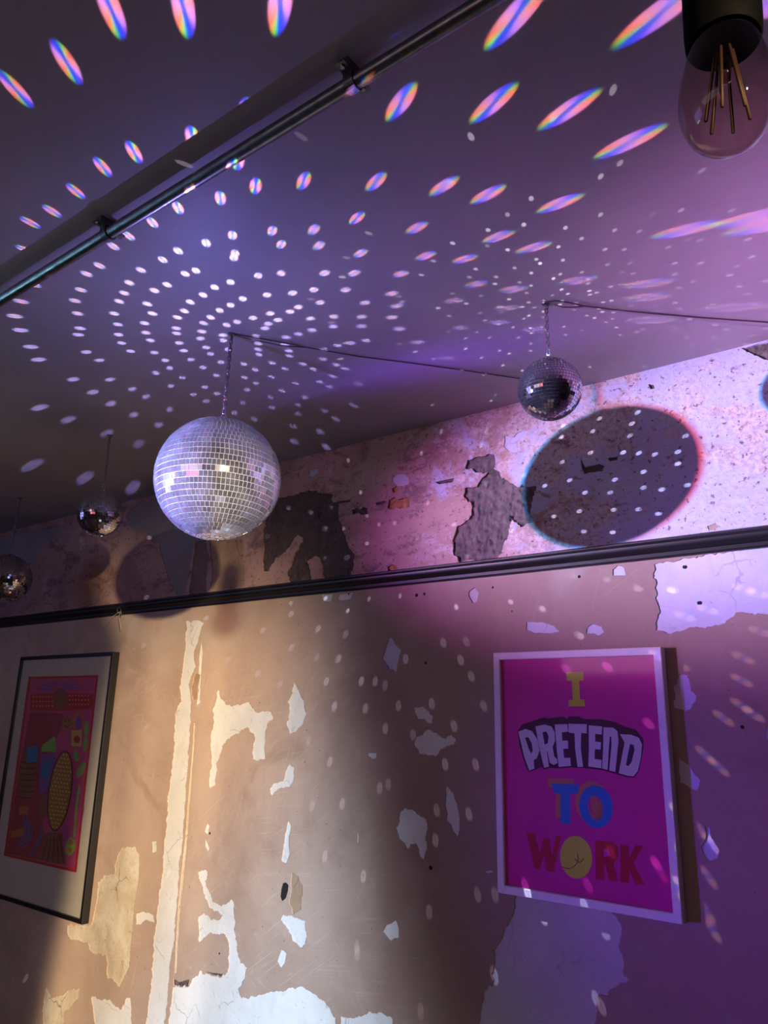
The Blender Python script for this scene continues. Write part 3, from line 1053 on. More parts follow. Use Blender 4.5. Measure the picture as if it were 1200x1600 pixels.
def coats():
    for name, z0, z1, lst, m in (('lower_paint_coat', 0.0, RAILZ, LOWER, M['lower']), ('upper_plaster_coat', RAILZ, CEIL, UPPER, M['upper'])):
        holes = []
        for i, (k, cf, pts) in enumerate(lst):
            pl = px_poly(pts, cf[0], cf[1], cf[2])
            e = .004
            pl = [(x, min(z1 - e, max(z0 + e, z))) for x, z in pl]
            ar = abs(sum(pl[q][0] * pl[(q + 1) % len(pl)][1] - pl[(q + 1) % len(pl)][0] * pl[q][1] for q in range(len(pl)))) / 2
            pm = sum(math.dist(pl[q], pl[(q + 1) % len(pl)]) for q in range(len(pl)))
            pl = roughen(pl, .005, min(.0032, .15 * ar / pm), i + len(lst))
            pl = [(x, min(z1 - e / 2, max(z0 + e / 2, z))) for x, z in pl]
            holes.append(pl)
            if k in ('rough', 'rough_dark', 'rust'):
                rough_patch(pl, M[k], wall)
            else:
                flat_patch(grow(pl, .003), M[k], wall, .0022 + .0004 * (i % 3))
        rect = [(XL, z0), (XR, z0), (XR, z1), (XL, z1)]
        make_coat(name, rect, holes, m, wall)


coats()


# nail holes and the bigger plug hole
def wall_holes():
    for (x, y, r) in ((905, 901, .004), (1069, 886, .004), (1092, 942, .004), (770, 918, .003), (665, 1036, .004), (673, 1356, .0055), (1160, 1136, .004), (651, 930, .005), (545, 928, .003), (663, 928, .004), (328, 1302, .004), (343, 1490, .003), (800, 955, .002)):
        p = on_wall(x, y)
        b = MB()
        b.lathe([(0, 0), (r * .6, .0002), (r, .0009), (r * 1.15, -.0004)], seg=9, rot=Matrix.Rotation(math.pi / 2, 3, 'X'))
        b.v = [(vx + p.x, vy * .5 + p.y - .0006, vz + p.z) for vx, vy, vz in b.v]
        b.build('nail_hole', M['hole'], wall)
    p0 = [on_wall(x / 2, y / 2 + 980, WALL - .0012) for x, y in ((885, 800), (893, 798), (901, 806), (899, 825), (893, 846), (882, 856), (877, 842), (880, 818))]
    b = MB()
    b.face([tuple(p) for p in reversed(p0)])
    b.face([(p.x, p.y + .001, p.z) for p in p0])
    b.build('plug_hole', M['hole'], wall)


wall_holes()


# picture rail: moulded profile swept along the wall
def picture_rail():
    prof = [(0, -.026), (.010, -.026), (.013, -.021), (.013, -.012), (.017, -.008), (.024, -.004), (.029, .003), (.030, .010), (.027, .016), (.021, .019), (.021, .024), (.014, .028), (0, .028)]
    b = MB()
    n = len(prof)
    xs = [XL, -4, -3, -2, -1, 0, 1, XR]
    for x in xs:
        for (d, z) in prof:
            b.v.append((x, WALL - d, RAILZ + z + .0015 * math.sin(x * 2.1)))
    for i in range(len(xs) - 1):
        for k in range(n - 1):
            b.f.append((i * n + k, (i + 1) * n + k, (i + 1) * n + k + 1, i * n + k + 1)); b.m.append(0)
    b.f.append(tuple(range(n))); b.m.append(0)
    b.f.append(tuple(reversed(range((len(xs) - 1) * n, len(xs) * n)))); b.m.append(0)
    o = b.build('trim_1', M['rail'])
    recalc(o)
    set_smooth_by_angle(o, 30)
    o['kind'] = 'structure'


picture_rail()


# ------------------------------------------------------------------ steel conduit under the ceiling
def conduit():
    z = CEIL - .027
    r = .0125
    p0 = on_ceiling(0, 462, z)
    p1 = on_ceiling(784, 0, z)
    yc = (p0.y + p1.y) / 2
    root = empty('steel_conduit', (p0.x, yc, z))
    tag(root, 'grey steel conduit pipe clipped along the dark ceiling', 'pipe')
    b = MB()
    b.tube([(-4.6, yc, z), (-3, yc, z), (-1.5, yc, z), (0, yc, z), (1.4, yc, z)], r, 20)
    o = b.build('pipe', M['steel'], root)
    set_smooth_by_angle(o, 40)
    for (px, py) in ((163, 362), (553, 132), (1000, -260)):
        q = on_ceiling(px, py, z)
        x = q.x
        b = MB()
        # saddle strap round the pipe
        pts = []
        for k in range(13):
            a = math.pi * k / 12
            pts.append((math.cos(a) * (r + .0012), -math.sin(a) * (r + .0012)))
        pts = [(r + .020, .012), (r + .0012, .012)] + pts + [(-r - .0012, .012), (-r - .020, .012)]
        for (u, v) in pts:
            b.v.append((x - .009, yc + u, z + v)); b.v.append((x + .009, yc + u, z + v))
            b.v.append((x - .009, yc + u * 1.05, z + v - .0012)); b.v.append((x + .009, yc + u * 1.05, z + v - .0012))
        for i in range(len(pts) - 1):
            a = i * 4
            for q4 in ((a, a + 1, a + 5, a + 4), (a + 2, a + 6, a + 7, a + 3), (a, a + 4, a + 6, a + 2), (a + 1, a + 3, a + 7, a + 5)):
                b.f.append(q4); b.m.append(0)
        clip = b.build('saddle_clip', M['darksteel'], root)
        recalc(clip)
        for s in (-1, 1):
            b = MB()
            b.lathe([(0, -.004), (.0035, -.004), (.0048, -.0015), (.0048, .001)], (x, yc + s * (r + .013), z + .012), 10)
            b.build('screw', M['steel'], clip)
        b = MB()
        b.box((x, yc, z + .0195), (.018, .050, .015))
        sp = b.build('spacer_block', M['darksteel'], root)


conduit()


# ------------------------------------------------------------------ mirror balls
def mirror_ball(c, R, th, tw, seed, hook, label, group, tile_m, grout_m, jit, pitch):
    rnd = random.Random(seed)
    root = empty('mirror_ball', c)
    tag(root, label, 'disco ball', group)
    b = MB()
    prof = [(max(1e-4, (R - .0009) * math.cos(a)), (R - .0009) * math.sin(a)) for a in [-math.pi / 2 + math.pi * k / 48 for k in range(49)]]
    b.lathe(prof, c, 72)
    b.build('ball_core', grout_m, root, True)
    b = MB()
    rows = int(round(math.pi * R / th))
    for i in range(rows):
        lat = -math.pi / 2 + math.pi * (i + .5) / rows
        circ = 2 * math.pi * R * math.cos(lat)
        m = max(3, int(circ / tw))
        ph = rnd.random() * 6.28
        for j in range(m):
            lon = ph + 2 * math.pi * j / m
            n = Vector((math.cos(lat) * math.cos(lon), math.cos(lat) * math.sin(lon), math.sin(lat)))
            e = Vector((-math.sin(lon), math.cos(lon), 0))
            u = n.cross(e)
            n2 = (n + e * rnd.gauss(0, jit) + u * rnd.gauss(0, jit)).normalized()
            e2 = (e - n2 * e.dot(n2)).normalized()
            u2 = n2.cross(e2)
            hw = circ / m * .5 * .90
            hh = math.pi * R / rows * .5 * .92
            p = Vector(c) + n * R
            k = len(b.v)
            for (s, tt, dd, sh) in ((-1, -1, -.003, 1), (1, -1, -.003, 1), (1, 1, -.003, 1), (-1, 1, -.003, 1), (-1, -1, 0, .97), (1, -1, 0, .97), (1, 1, 0, .97), (-1, 1, 0, .97)):
                tap = 1 - .5 * (hh / R) * tt * math.tan(max(-1.2, min(1.2, lat)))
                b.v.append(tuple(p + e2 * s * hw * sh * min(tap, 1.05) + u2 * tt * hh * sh + n2 * dd))
            for q in ((4, 5, 6, 7), (0, 1, 5, 4), (1, 2, 6, 5), (2, 3, 7, 6), (3, 0, 4, 7)):
                b.f.append(tuple(k + x for x in q)); b.m.append(0)
    o = b.build('mirror_tiles', tile_m, root)
    o['kind'] = 'stuff'
    # metal cap, hanging ring, chain up to the ceiling
    top = Vector(c) + Vector((0, 0, R))
    b = MB()
    b.lathe([(0.0001, .004), (R * .09, .004), (R * .11, .001), (R * .11, -.004)], top, 16)
    rr = .0085 if R > .1 else .006
    b.tube([top + Vector((math.cos(a) * rr, 0, .003 + rr + math.sin(a) * rr)) for a in [2 * math.pi * k / 14 for k in range(14)]], .0012, 6, closed=True)
    b.build('hanging_ring', M['chain'], root, True)
    b = MB()
    z = top.z + .003 + 2 * rr
    k = 0
    while z < hook.z - .006:
        L = min(pitch * 1.45, hook.z - z + .002)
        zc = z + L / 2 - .001
        fr = (zc - top.z) / max(.01, hook.z - top.z)
        cx_ = top.x + (hook.x - top.x) * fr
        cy_ = top.y + (hook.y - top.y) * fr
        a = k * math.pi / 2 + .5
        hx, hy = math.cos(a), math.sin(a)
        pts = []
        wl = pitch * .34
        for q in range(12):
            an = 2 * math.pi * q / 12
            s = math.cos(an) * wl
            v = math.sin(an) * wl + (L / 2 - wl) * (1 if math.sin(an) > 0 else -1 if math.sin(an) < 0 else 0)
            pts.append((cx_ + hx * s, cy_ + hy * s, zc + v))
        b.tube(pts, pitch * .11, 5, closed=True)
        z += pitch
        k += 1
    o = b.build('chain', M['chain'], root, True)
    # ceiling hook
    h = empty('ceiling_hook', hook)
    tag(h, 'dark screw hook in the ceiling holding the ' + HOOKS[seed], 'hook', 'hooks of the hanging balls')
    b = MB()
    b.lathe([(.0001, -.003), (.009, -.003), (.011, 0), (.011, .0005)], hook, 12)
    b.build('hook_plate', M['darksteel'], h)
    b = MB()
    b.tube([hook + Vector((0, 0, -.002)), hook + Vector((0, 0, -.006)), hook + Vector((.005, 0, -.010)), hook + Vector((.004, 0, -.016)), hook + Vector((-.001, 0, -.018)), hook + Vector((-.005, 0, -.015))], .0013, 6)
    b.build('hook_wire', M['darksteel'], h, True)
    return root


HOOKS = {1: 'largest mirror ball', 2: 'ball in front of the round shadow', 3: 'small ball left of the largest one', 4: 'ball cut off by the left edge'}
mirror_ball(BALL, BALL_R, .0143, .0104, 1, on_ceiling(362, 522), 'largest mirror ball, brightly lit, hanging from a chain at centre left', 'mirror balls on chains', M['tile'], M['grout'], .020, .0125)
mirror_ball(SBALL, SBALL_R, .0078, .0074, 2, on_ceiling(853, 474), 'small dark mirror ball hanging in front of the round shadow on the wall', 'mirror balls on chains', M['tile_small'], M['grout_dark'], .030, .011)
mirror_ball(Vector((-2.343, 1.431, .679 + EYE)), .079, .0086, .0084, 3, on_ceiling(172, 680), 'small dim mirror ball hanging just left of the largest ball', 'mirror balls on chains', M['tile_small'], M['grout_dark'], .035, .012)
mirror_ball(Vector((-3.445, 1.67, .585 + EYE)), .112, .0100, .0100, 4, on_ceiling(32, 778), 'dim mirror ball cut off by the left edge above the black picture rail', 'mirror balls on chains', M['tile_small'], M['grout_dark'], .035, .013)


# ------------------------------------------------------------------ cables stapled along the ceiling
def cable(pts, label, extra, drop):
    P = [on_ceiling(x, y, CEIL - dz) for x, y, dz in pts]
    sm = []
    for i in range(len(P) - 1):
        for k in range(6):
            sm.append(P[i].lerp(P[i + 1], k / 6))
    sm.append(P[-1])
    root = empty('electric_cable', P[0])
    tag(root, label, 'cable')
    b = MB()
    b.tube(sm, .0017, 7)
    b.build('cable_sheath', M['cable'], root, True)
    E = [on_ceiling(x, y, CEIL - dz) for x, y, dz in extra]
    b = MB()
    b.tube(E, .0014, 6)
    b.build('loose_strand', M['cable'], root, True)


cable([(364, 521, .006), (385, 525, .005), (430, 533, .006), (480, 543, .005), (560, 557, .004), (640, 567, .004), (720, 578, .004), (815, 592, .004), (905, 600, .003)], 'thin dark cable running along the ceiling from the largest ball towards the small ball', [(366, 523, .010), (400, 532, .012), (440, 540, .010), (478, 543, .006)], 0)
cable([(850, 472, .006), (868, 470, .005), (890, 473, .006), (912, 478, .006), (960, 484, .004), (1020, 490, .004), (1100, 497, .003), (1230, 506, .003)], 'thin dark cable with a twisted end running along the ceiling right of the small ball', [(866, 476, .012), (880, 480, .013), (898, 480, .010), (914, 478, .006)], 0)


# ------------------------------------------------------------------ framed posters
def frame(root, quad, bar, depth, m, lip=None):
    """quad: outer tl, tr, br, bl on the frame's front plane; four mitred bars, one part each"""
    tl, tr, br, bl = quad
    ctr = (tl + tr + br + bl) / 4
    bars = []
    for a, c in ((tl, tr), (tr, br), (br, bl), (bl, tl)):
        bars.append((a, c))
    inner = {}
    ex = (tr - tl).normalized()
    ez = (tl - bl).normalized()
    for k, p, sx, sz in (('tl', tl, 1, -1), ('tr', tr, -1, -1), ('br', br, -1, 1), ('bl', bl, 1, 1)):
        inner[k] = p + ex * bar * sx + ez * bar * sz
    keys = [('tl', 'tr'), ('tr', 'br'), ('br', 'bl'), ('bl', 'tl')]
    o3 = {'tl': tl, 'tr': tr, 'br': br, 'bl': bl}
    for a, c in keys:
        b = MB()
        D = Vector((0, depth, 0))
        ch = .0015
        oa, oc, ia, ic = o3[a], o3[c], inner[a], inner[c]
        # slight chamfer on the front edges
        oa2 = oa.lerp(ia, .08); oc2 = oc.lerp(ic, .08); ia2 = ia.lerp(oa, .08); ic2 = ic.lerp(oc, .08)
        C = Vector((0, ch, 0))
        b.face([oa2, oc2, ic2, ia2])
        b.face([oa + C, oc + C, oc2, oa2])
        b.face([ia2, ic2, ic + C, ia + C])
        b.face([oa + D, oc + D, oc + C, oa + C])
        b.face([ia + C, ic + C, ic + D, ia + D])
        b.face([ia + D, ic + D, oc + D, oa + D])
        b.face([oa + D, oa + C, oa2, ia2, ia + C, ia + D])
        b.face([oc + D, ic + D, ic + C, ic2, oc2, oc + C])
        o = b.build('frame_bar', m, root)
        recalc(o)
    return [inner[k] for k in ('tl', 'tr', 'br', 'bl')]


def sheet(name, quad, m, parent, dy, t=.002):
    b = MB()
    D = Vector((0, dy, 0)); T = Vector((0, t, 0))
    q = [p + D for p in quad]
    b.face(list(reversed(q)))
    b.face([p + T for p in q])
    for i in range(4):
        b.face([q[i], q[(i + 1) % 4], q[(i + 1) % 4] + T, q[i] + T])
    o = b.build(name, m, parent)
    recalc(o)
    return o


def ink(name, c, rough=.5, emit=0):
    return plain(name, c, rough, var=.04, scale=12)


class Print:
    """flat printed shapes on a sheet, stacked 0.1 mm apart"""

    def __init__(self, Y, crop):
        self.Y = Y
        self.crop = crop

    def P(self, x, y, layer):
        s, ox, oy = self.crop
        return on_wall(x / s + ox, y / s + oy, self.Y - .00012 * layer)

    def fill(self, b, pts, layer, holes=(), mi=0):
        loops = [[self.P(x, y, layer) for x, y in pts]] + [[self.P(x, y, layer) for x, y in h] for h in holes]
        flat = [p for lp in loops for p in lp]
        tri = tessellate_polygon([[Vector((p.x, p.z, 0)) for p in lp] for lp in loops])
        k = len(b.v)
        b.v += [tuple(p) for p in flat]
        for t3 in tri:
            a, c, d = (flat[i] for i in t3)
            nrm = (c - a).cross(d - a)
            t3 = tuple(t3) if nrm.y < 0 else tuple(reversed(t3))
            b.f.append(tuple(k + i for i in t3)); b.m.append(mi)

    def stroke(self, b, pts, wd, layer, mi=0):
        n = len(pts)
        L, R = [], []
        for i, (x, y) in enumerate(pts):
            x0, y0 = pts[max(0, i - 1)]
            x1, y1 = pts[min(n - 1, i + 1)]
            dx, dy = x1 - x0, y1 - y0
            l = math.hypot(dx, dy) or 1
            L.append((x - dy / l * wd / 2, y + dx / l * wd / 2))
            R.append((x + dy / l * wd / 2, y - dx / l * wd / 2))
        for i in range(n - 1):
            self.fill(b, [L[i], L[i + 1], R[i + 1], R[i]], layer, mi=mi)


def ell(cx_, cy_, rx, ry, rot=0, n=28):
    r = math.radians(rot)
    return [(cx_ + rx * math.cos(a) * math.cos(r) - ry * math.sin(a) * math.sin(r), cy_ + rx * math.cos(a) * math.sin(r) + ry * math.sin(a) * math.cos(r)) for a in [2 * math.pi * k / n for k in range(n)]]


def curve_pts(pts, k=5):
    """Catmull-Rom through points"""
    out = []
    n = len(pts)
    for i in range(n - 1):
        p0 = pts[max(0, i - 1)]; p1 = pts[i]; p2 = pts[i + 1]; p3 = pts[min(n - 1, i + 2)]
        for j in range(k):
            t = j / k
            out.append(tuple(.5 * ((2 * p1[d]) + (-p0[d] + p2[d]) * t + (2 * p0[d] - 5 * p1[d] + 4 * p2[d] - p3[d]) * t * t + (-p0[d] + 3 * p1[d] - 3 * p2[d] + p3[d]) * t ** 3) for d in (0, 1)))
    out.append(pts[-1])
    return out


def hatch_mat(name, c0, c1, scale):
    m, t, b = new_mat(name)
    tc = t.n('ShaderNodeTexCoord').outputs['Object']
    wv = t.n('ShaderNodeTexWave', wave_type='BANDS', bands_direction='X')
    t.l(t.mapping(tc, rot=(0, -.8, 0)), wv.inputs['Vector'])
    wv.inputs['Scale'].default_value = scale
    t.l(t.mix(t.smooth(wv.outputs['Fac'], .4, .6), c0, c1), b.inputs['Base Color'])
    b.inputs['Roughness'].default_value = .5
    return m


def slogan_poster():
    Yf = WALL - .034
    q = [on_wall(x, y, Yf) for x, y in ((769, 1019), (1033, 1012), (1066, 1444), (779, 1396))]
    # square the frame up: same rectangle, true edges
    x0 = (q[0].x + q[3].x) / 2; x1 = (q[1].x + q[2].x) / 2
    z1 = (q[0].z + q[1].z) / 2; z0 = (q[2].z + q[3].z) / 2
    quad = [Vector((x0, Yf, z1)), Vector((x1, Yf, z1)), Vector((x1, Yf, z0)), Vector((x0, Yf, z0))]
    root = empty('framed_poster', ((x0 + x1) / 2, WALL, z0))
    tag(root, 'white framed magenta poster reading I PRETEND TO WORK on the right', 'poster')
    inn = frame(root, quad, .0205, .032, M['whiteframe'])
    # inner lip along the rebate
    sheet('backing_board', [p.lerp(sum(quad, Vector()) / 4, .01) for p in quad], M['mount'], root, .026, .005)
    lip = .005
    ctr = sum(inn, Vector()) / 4
    sh = sheet('poster_print', [p + (ctr - p) * 0.0 for p in inn], ink('magenta_ink', (.72, .022, .33)), root, .011, .0015)
    pr = Print(Yf + .011, (3.158, 740, 980))
    yellow = ink('yellow_ink', (.62, .80, .03)); white = ink('white_ink', (.76, .74, .76)); maroon = ink('maroon_ink', (.075, .006, .022))
    blue = ink('blue_ink', (.010, .24, .66)); red = ink('red_ink', (.52, .010, .018)); hat = hatch_mat('orange_hatch', (.72, .42, .06), (.45, .03, .17), 260)
    navy = ink('dark_outline_ink', (.03, .008, .06)); mout = ink('olive_line_ink', (.30, .22, .01))
    b = MB()
    pr.fill(b, [(457, 224), (540, 220), (544, 262), (521, 264), (525, 358), (545, 356), (549, 390), (470, 391), (469, 358), (490, 360), (484, 264), (461, 264)], 1)
    b.build('printed_word', yellow, sh)
    b = MB()
    pr.fill(b, [(218, 512), (240, 480), (300, 460), (345, 444), (372, 450), (440, 440), (460, 452), (470, 440), (520, 440), (545, 452), (640, 455), (700, 468), (740, 488), (800, 505), (838, 552), (838, 600), (816, 712), (793, 742), (758, 741), (714, 728), (640, 706), (560, 697), (480, 692), (420, 697), (375, 694), (348, 702), (335, 690), (302, 705), (272, 714), (258, 690), (225, 580)], 1)
    b.build('printed_word_shadow', [maroon], sh)
    letters = [
        ([(220, 516), (255, 502), (288, 512), (316, 555), (325, 610), (312, 648), (297, 655), (300, 698), (275, 708), (250, 640), (235, 575)], [[(254, 545), (270, 542), (286, 572), (292, 608), (284, 624), (272, 600)]]),
        ([(305, 490), (350, 480), (385, 490), (400, 520), (402, 560), (390, 592), (398, 638), (412, 652), (414, 670), (395, 680), (376, 668), (364, 612), (361, 612), (372, 688), (348, 694), (330, 620), (318, 560)], [[(340, 518), (358, 514), (370, 540), (366, 572), (351, 580)]]),
        ([(400, 480), (462, 478), (468, 515), (435, 519), (438, 560), (465, 559), (467, 598), (442, 601), (447, 645), (477, 644), (480, 684), (420, 690), (410, 600)], []),
        ([(468, 476), (558, 479), (558, 524), (531, 522), (529, 600), (540, 689), (513, 690), (501, 600), (498, 524), (470, 520)], []),
        ([(568, 484), (635, 490), (632, 530), (600, 526), (600, 564), (629, 568), (626, 604), (598, 602), (597, 650), (632, 655), (630, 696), (566, 687), (569, 600)], []),
        ([(641, 494), (690, 496), (710, 514), (715, 560), (699, 714), (669, 707), (681, 580), (679, 540), (672, 538), (667, 600), (661, 704), (634, 697), (639, 600)], []),
        ([(722, 528), (775, 530), (815, 545), (831, 578), (826, 640), (811, 708), (789, 736), (760, 733), (716, 720), (731, 640), (745, 570)], [[(772, 576), (790, 582), (794, 606), (780, 664), (764, 686), (752, 680), (761, 630)]]),
    ]
    for pts, holes in letters:
        b = MB()
        cxm = sum(p[0] for p in pts) / len(pts); cym = sum(p[1] for p in pts) / len(pts)
        g = grow(pts, 5)
        pr.fill(b, g, 2, mi=0)
        pr.fill(b, pts, 3, holes, mi=1)
        b.build('printed_letter', [navy, white], sh)
    b = MB()
    T = [(385, 770), (520, 775), (515, 820), (476, 822), (479, 970), (428, 968), (430, 822), (395, 818)]
    pr.fill(b, [(x - 25, y - 26) for x, y in T], 1)
    pr.fill(b, ell(586, 866, 84, 108, -9, 36), 1, [list(reversed(ell(592, 866, 30, 62, -9, 28)))])
    pr.fill(b, [(575, 838), (600, 830), (640, 905), (636, 945), (612, 950), (580, 900)], 1)
    b.build('printed_hatching', hat, sh)
    b = MB()
    pr.fill(b, T, 2)
    b.build('printed_letter', blue, sh)
    b = MB()
    pr.fill(b, ell(604, 886, 83, 106, -9, 40), 3, [list(reversed(ell(601, 892, 36, 62, -12, 30)))])
    b.build('printed_letter', blue, sh)
    b = MB()
    pr.fill(b, [(260, 1012), (302, 1018), (326, 1112), (346, 1040), (376, 1044), (388, 1130), (405, 1030), (432, 1030), (396, 1208), (360, 1204), (349, 1122), (326, 1195), (300, 1190)], 1)
    b.build('printed_letter', red, sh)
    b = MB()
    pr.fill(b, ell(506, 1135, 79, 106, -6, 40), 1, mi=0)
    pr.stroke(b, curve_pts([(438, 1184), (470, 1191), (500, 1176), (516, 1150), (511, 1118)]), 6, 2, 1)
    pr.stroke(b, curve_pts([(498, 1142), (520, 1160), (533, 1154), (543, 1140)]), 6, 2, 1)
    b.build('printed_letter', [yellow, mout], sh)
    b = MB()
    pr.fill(b, [(600, 1052), (680, 1058), (711, 1080), (716, 1130), (692, 1168), (712, 1256), (668, 1250), (652, 1178), (644, 1178), (645, 1247), (603, 1244)], 1, [[(642, 1094), (666, 1098), (671, 1130), (643, 1134)]])
    b.build('printed_letter', red, sh)
    b = MB()
    pr.fill(b, [(724, 1072), (764, 1077), (768, 1140), (800, 1076), (835, 1078), (790, 1164), (845, 1272), (800, 1268), (770, 1198), (766, 1262), (724, 1258)], 1)
    b.build('printed_letter', red, sh)
    sheet('glass_pane', inn, M['pane'], root, .006, .0016)


slogan_poster()


def art_poster():
    Yf = WALL - .034
    z1 = on_wall(110, 1022, Yf).z
    x1 = (on_wall(175, 1019, Yf).x + on_wall(130, 1444, Yf).x) / 2
    z0 = on_wall(130, 1446, Yf).z
    x0 = on_wall(32, 1027, Yf).x
    quad = [Vector((x0, Yf, z1)), Vector((x1, Yf, z1)), Vector((x1, Yf, z0)), Vector((x0, Yf, z0))]
    root = empty('framed_print', ((x0 + x1) / 2, WALL, z0))
    tag(root, 'black framed colourful print with a wide cream mount on the left', 'picture')
    inn = frame(root, quad, .017, .032, M['black'])
    sh = sheet('mount_board', inn, M['mount'], root, .011, .003)
    pr = Print(Yf + .011, (3.477, 0, 1000))
    red = ink('print_red', (.60, .035, .03)); pink = ink('print_pink', (.66, .10, .25)); brown = ink('print_brown', (.33, .12, .05))
    corn = ink('print_corn', (.45, .22, .04)); yel = ink('print_yellow', (.75, .55, .10)); blue = ink('print_blue', (.05, .28, .52))
    green = ink('print_green', (.30, .58, .10)); purple = ink('print_purple', (.28, .12, .42)); dark = ink('print_line', (.10, .02, .03))
    orange = ink('print_orange', (.66, .20, .05))
    b = MB()
    pr.fill(b, [(155, 200), (535, 191), (415, 1264), (20, 1172)], 1)
    art = b.build('art_print', red, sh)
    b = MB()
    pr.fill(b, [(167, 212), (522, 203), (405, 1247), (34, 1161)], 2)
    b.build('printed_ground', pink, art)
    # shadow over the left half, painted as a darker field
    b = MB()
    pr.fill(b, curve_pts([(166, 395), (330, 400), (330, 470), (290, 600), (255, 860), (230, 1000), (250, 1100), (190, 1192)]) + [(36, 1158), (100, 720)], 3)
    b.build('printed_shaded_half', ink('print_shaded_pink', (.42, .055, .075)), art)
    b = MB()
    for k, a in enumerate((-70, -50, -30, -12, 8, 26, 44, 62)):
        r = math.radians(a)
        x0_, y0_ = 325 + 40 * math.sin(r), 282 - 35 * math.cos(r)
        x1_, y1_ = 325 + 130 * math.sin(r), 288 - 70 * math.cos(r)
        pr.stroke(b, [(x0_, y0_), (x1_, y1_)], 10, 3)
    b.build('printed_rays', purple, art)
    b = MB()
    pr.fill(b, [(166, 296), (300, 290), (360, 288), (502, 292), (508, 330), (498, 372), (360, 384), (300, 386), (160, 382)], 4, mi=0)
    pr.fill(b, ell(326, 322, 38, 62, 4), 5, mi=1)
    for row, yy in enumerate((306, 330, 354)):
        for k in range(7):
            pr.fill(b, ell(182 + k * 17, yy + (4 if row else 2), 4, 4, 0, 8), 6, mi=2)
            pr.fill(b, ell(378 + k * 17, yy - 4, 4, 4, 0, 8), 6, mi=2)
    b.build('printed_band', [red, brown, yel], art)
    b = MB()
    pr.fill(b, ell(150, 735, 48, 145, 4), 4, mi=0)
    for k in range(7):
        pr.stroke(b, curve_pts([(108 - k, 660 + k * 32), (150 - k, 668 + k * 32), (196 - k * 2, 662 + k * 32)]), 5, 5, 1)
    pr.fill(b, [(150, 578), (205, 574), (203, 662), (144, 668)], 6, mi=2)
    b.build('printed_column', [brown, dark, blue], art)
    b = MB()
    pr.fill(b, curve_pts([(220, 622), (300, 618), (292, 690), (266, 790), (236, 832), (212, 800), (220, 622)]), 4, mi=0)
    pr.fill(b, curve_pts([(240, 660), (272, 655), (266, 720), (244, 760), (226, 720), (240, 660)]), 5, mi=1)
    b.build('printed_drop', [purple, blue], art)
    b = MB()
    pr.fill(b, ell(326, 820, 64, 222, 8, 40), 6, mi=1)
    pr.fill(b, ell(326, 820, 57, 214, 8, 40), 7, mi=0)
    for i in range(-9, 10):
        for j in range(-3, 4):
            u = j * 17 + (8 if i % 2 else 0); v = i * 22
            if (u / 52) ** 2 + (v / 205) ** 2 < 1:
                c8, s8 = math.cos(math.radians(8)), math.sin(math.radians(8))
                pr.fill(b, ell(326 + u * c8 - v * s8, 820 + u * s8 + v * c8, 6, 6.5, 0, 8), 8, mi=2)
    b.build('printed_seed_head', [corn, dark, yel], art)
    b = MB()
    pr.fill(b, curve_pts([(248, 1048), (334, 1050), (342, 1120), (366, 1226)]) + [(192, 1190)] + curve_pts([(192, 1190), (230, 1130), (248, 1048)]), 5, mi=0)
    for k in range(5):
        pr.stroke(b, [(262 + k * 16, 1070), (228 + k * 30, 1195 + k * 6)], 4, 6, 1)
    pr.fill(b, ell(232, 910, 26, 74, 6), 5, mi=0)
    b.build('printed_skirt', [brown, dark], art)
    b = MB()
    for k, m_ in ((0, 0), (1, 1), (2, 0), (3, 1)):
        R = 36 + k * 18
        pr.stroke(b, [(100 + R * math.sin(a) * .8, 1040 - R * math.cos(a) * 1.0) for a in [math.radians(20 + 14 * t) for t in range(12)]], 9, 4 + k, m_)
        pr.stroke(b, curve_pts([(215 + k * 8, 1000 + k * 20), (222 - k * 5, 1080), (190 - k * 4, 1130 + k * 5), (165, 1175 - k * 8)]), 6, 4, m_)
    o = b.build('printed_arches', [blue, purple], art)
    o['kind'] = 'stuff'
    b = MB()
    pr.fill(b, [(106, 902), (156, 900), (152, 950), (100, 948)], 5)
    pr.fill(b, [(60, 1040), (140, 1010), (130, 1060), (55, 1080)], 4)
    b.build('printed_blocks', orange, art)
    b = MB()
    pr.fill(b, ell(365, 452, 26, 40, 6), 5, mi=0)
    pr.fill(b, ell(356, 440, 4, 5, 0, 8), 6, mi=1); pr.fill(b, ell(374, 438, 4, 5, 0, 8), 6, mi=1)
    pr.stroke(b, curve_pts([(350, 462), (364, 472), (378, 460)], 4), 4, 6, 1)
    b.build('printed_face', [corn, dark], art)
    b = MB()
    pr.fill(b, [(388, 492), (446, 488), (442, 580), (388, 576)], 5, mi=0)
    pr.fill(b, ell(418, 540, 18, 20), 6, mi=1)
    pr.stroke(b, curve_pts([(404, 490), (404, 430), (428, 392), (452, 430), (448, 490)]), 12, 5, 2)
    pr.fill(b, ell(428, 448, 16, 34), 5, mi=3)
    b.build('printed_padlock', [yel, red, orange, purple], art)
    b = MB()
    pr.fill(b, ell(469, 483, 13, 42, 5), 5); pr.fill(b, ell(464, 566, 13, 42, 5), 5)
    pr.fill(b, ell(414, 630, 15, 32, -10), 5); pr.fill(b, ell(440, 706, 18, 46, 24), 5)
    pr.stroke(b, [(432, 790), (416, 900), (402, 1070)], 11, 5)
    pr.fill(b, ell(382, 1122, 26, 50, 8), 5)
    pr.fill(b, [(230, 570), (300, 520), (305, 608), (222, 606)], 4)
    b.build('printed_leaves', green, art)
    b = MB()
    pr.fill(b, ell(384, 1100, 12, 16), 6); pr.fill(b, ell(380, 1142, 11, 15), 6)
    b.build('printed_buds', orange, art)
    b = MB()
    for k in range(9):
        pr.stroke(b, curve_pts([(410 + k * 6, 760 + k * 18), (404 + k * 6, 800 + k * 18), (398 + k * 5, 850 + k * 16)]), 3, 4)
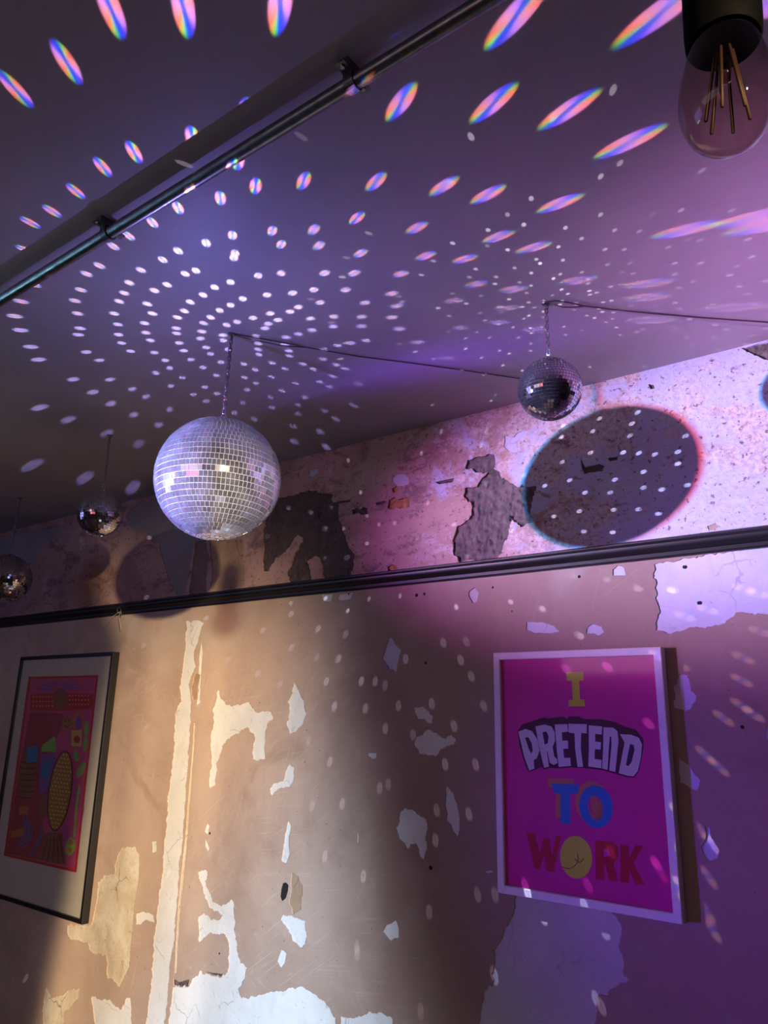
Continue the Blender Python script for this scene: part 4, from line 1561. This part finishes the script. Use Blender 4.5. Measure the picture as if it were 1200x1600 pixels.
    for k in range(5):
        pr.stroke(b, curve_pts([(335 + k * 12, 1000 + k * 5), (350 + k * 6, 1040 + k * 12), (345 + k * 5, 1090 + k * 20)]), 3, 4)
    o = b.build('printed_lines', purple, art)
    o['kind'] = 'stuff'
    sheet('glass_pane', inn, M['pane'], root, .006, .0016)


art_poster()


# ------------------------------------------------------------------ picture hook with straw cord ends on the rail
def rail_hook():
    y = WALL - .034
    a = on_wall(186, 952, y)
    root = empty('picture_hook', a)
    tag(root, 'tiny wire picture hook with loose cord ends on the black picture rail', 'hook')
    b = MB()
    b.tube([on_wall(184, 958, y), on_wall(183, 952, y), on_wall(186, 949, WALL - .036), on_wall(189, 952, y), on_wall(189, 962, y)], .0028, 6)
    b.build('hook_wire', M['darksteel'], root, True)
    b = MB()
    b.tube([on_wall(x, yy, WALL - .038) for x, yy in ((187, 956), (181, 960), (175, 964), (169, 973), (163, 982))], .0011, 5)
    b.build('cord_end', M['cord'], root, True)
    b = MB()
    b.tube([on_wall(x, yy, WALL - .038) for x, yy in ((187, 956), (186, 965), (188, 975), (189, 984))], .0011, 5)
    b.build('cord_end', M['cord'], root, True)


rail_hook()


# ------------------------------------------------------------------ filament bulb hanging close to the camera
def filament_bulb():
    c = ray(1136, 165) * .63 + Vector((0, 0, EYE))     # widest part of the glass
    root = empty('filament_bulb', c)
    tag(root, 'unlit clear filament bulb in a black holder at the top right', 'light bulb')
    s = 1.0
    # axis tilted a little in the picture, as it hangs off a stiff flex
    rot = Matrix.Rotation(math.radians(3), 3, 'Y')
    prof = [(.0001, -.036), (.006, -.0355), (.013, -.033), (.020, -.028), (.026, -.020), (.030, -.010), (.0318, 0), (.0316, .008), (.030, .020), (.027, .034), (.0235, .048), (.020, .060), (.0165, .070), (.0140, .078), (.0132, .086)]
    b = MB()
    b.lathe(prof, c, 40, rot=rot)
    b.build('glass_bulb', M['bulb'], root, True)
    b = MB()
    b.lathe([(.0001, .100), (.015, .100), (.0155, .074), (.0240, .052), (.0252, .054), (.0258, .064), (.0262, .110), (.0245, .128), (.016, .142), (.007, .150), (.0001, .151)], c, 32, rot=rot)
    o = b.build('lamp_holder', M['bakelite'], root)
    set_smooth_by_angle(o, 30)
    b = MB()
    b.lathe([(.0001, .018), (.0035, .020), (.0045, .034), (.006, .05), (.011, .066), (.0125, .085)], c, 16, rot=rot)
    b.build('glass_stem', M['bulb'], root, True)
    for k in range(6):
        a = 2 * math.pi * k / 6 + .35
        p0 = rot @ Vector((.0055 * math.cos(a), .0055 * math.sin(a), .046))
        p1 = rot @ Vector((.0145 * math.cos(a + .15), .0145 * math.sin(a + .15), -.012))
        b = MB()
        b.tube([Vector(c) + p0, Vector(c) + p0.lerp(p1, .5), Vector(c) + p1], .00125, 6)
        b.build('filament', M['filament'], root, True)
    b = MB()
    b.tube([Vector(c) + rot @ Vector((0, 0, .148)), Vector((c.x + .012, c.y, c.z + .22)), Vector((c.x + .014, c.y, CEIL))], .0035, 8)
    b.build('flex', M['cable'], root, True)


filament_bulb()
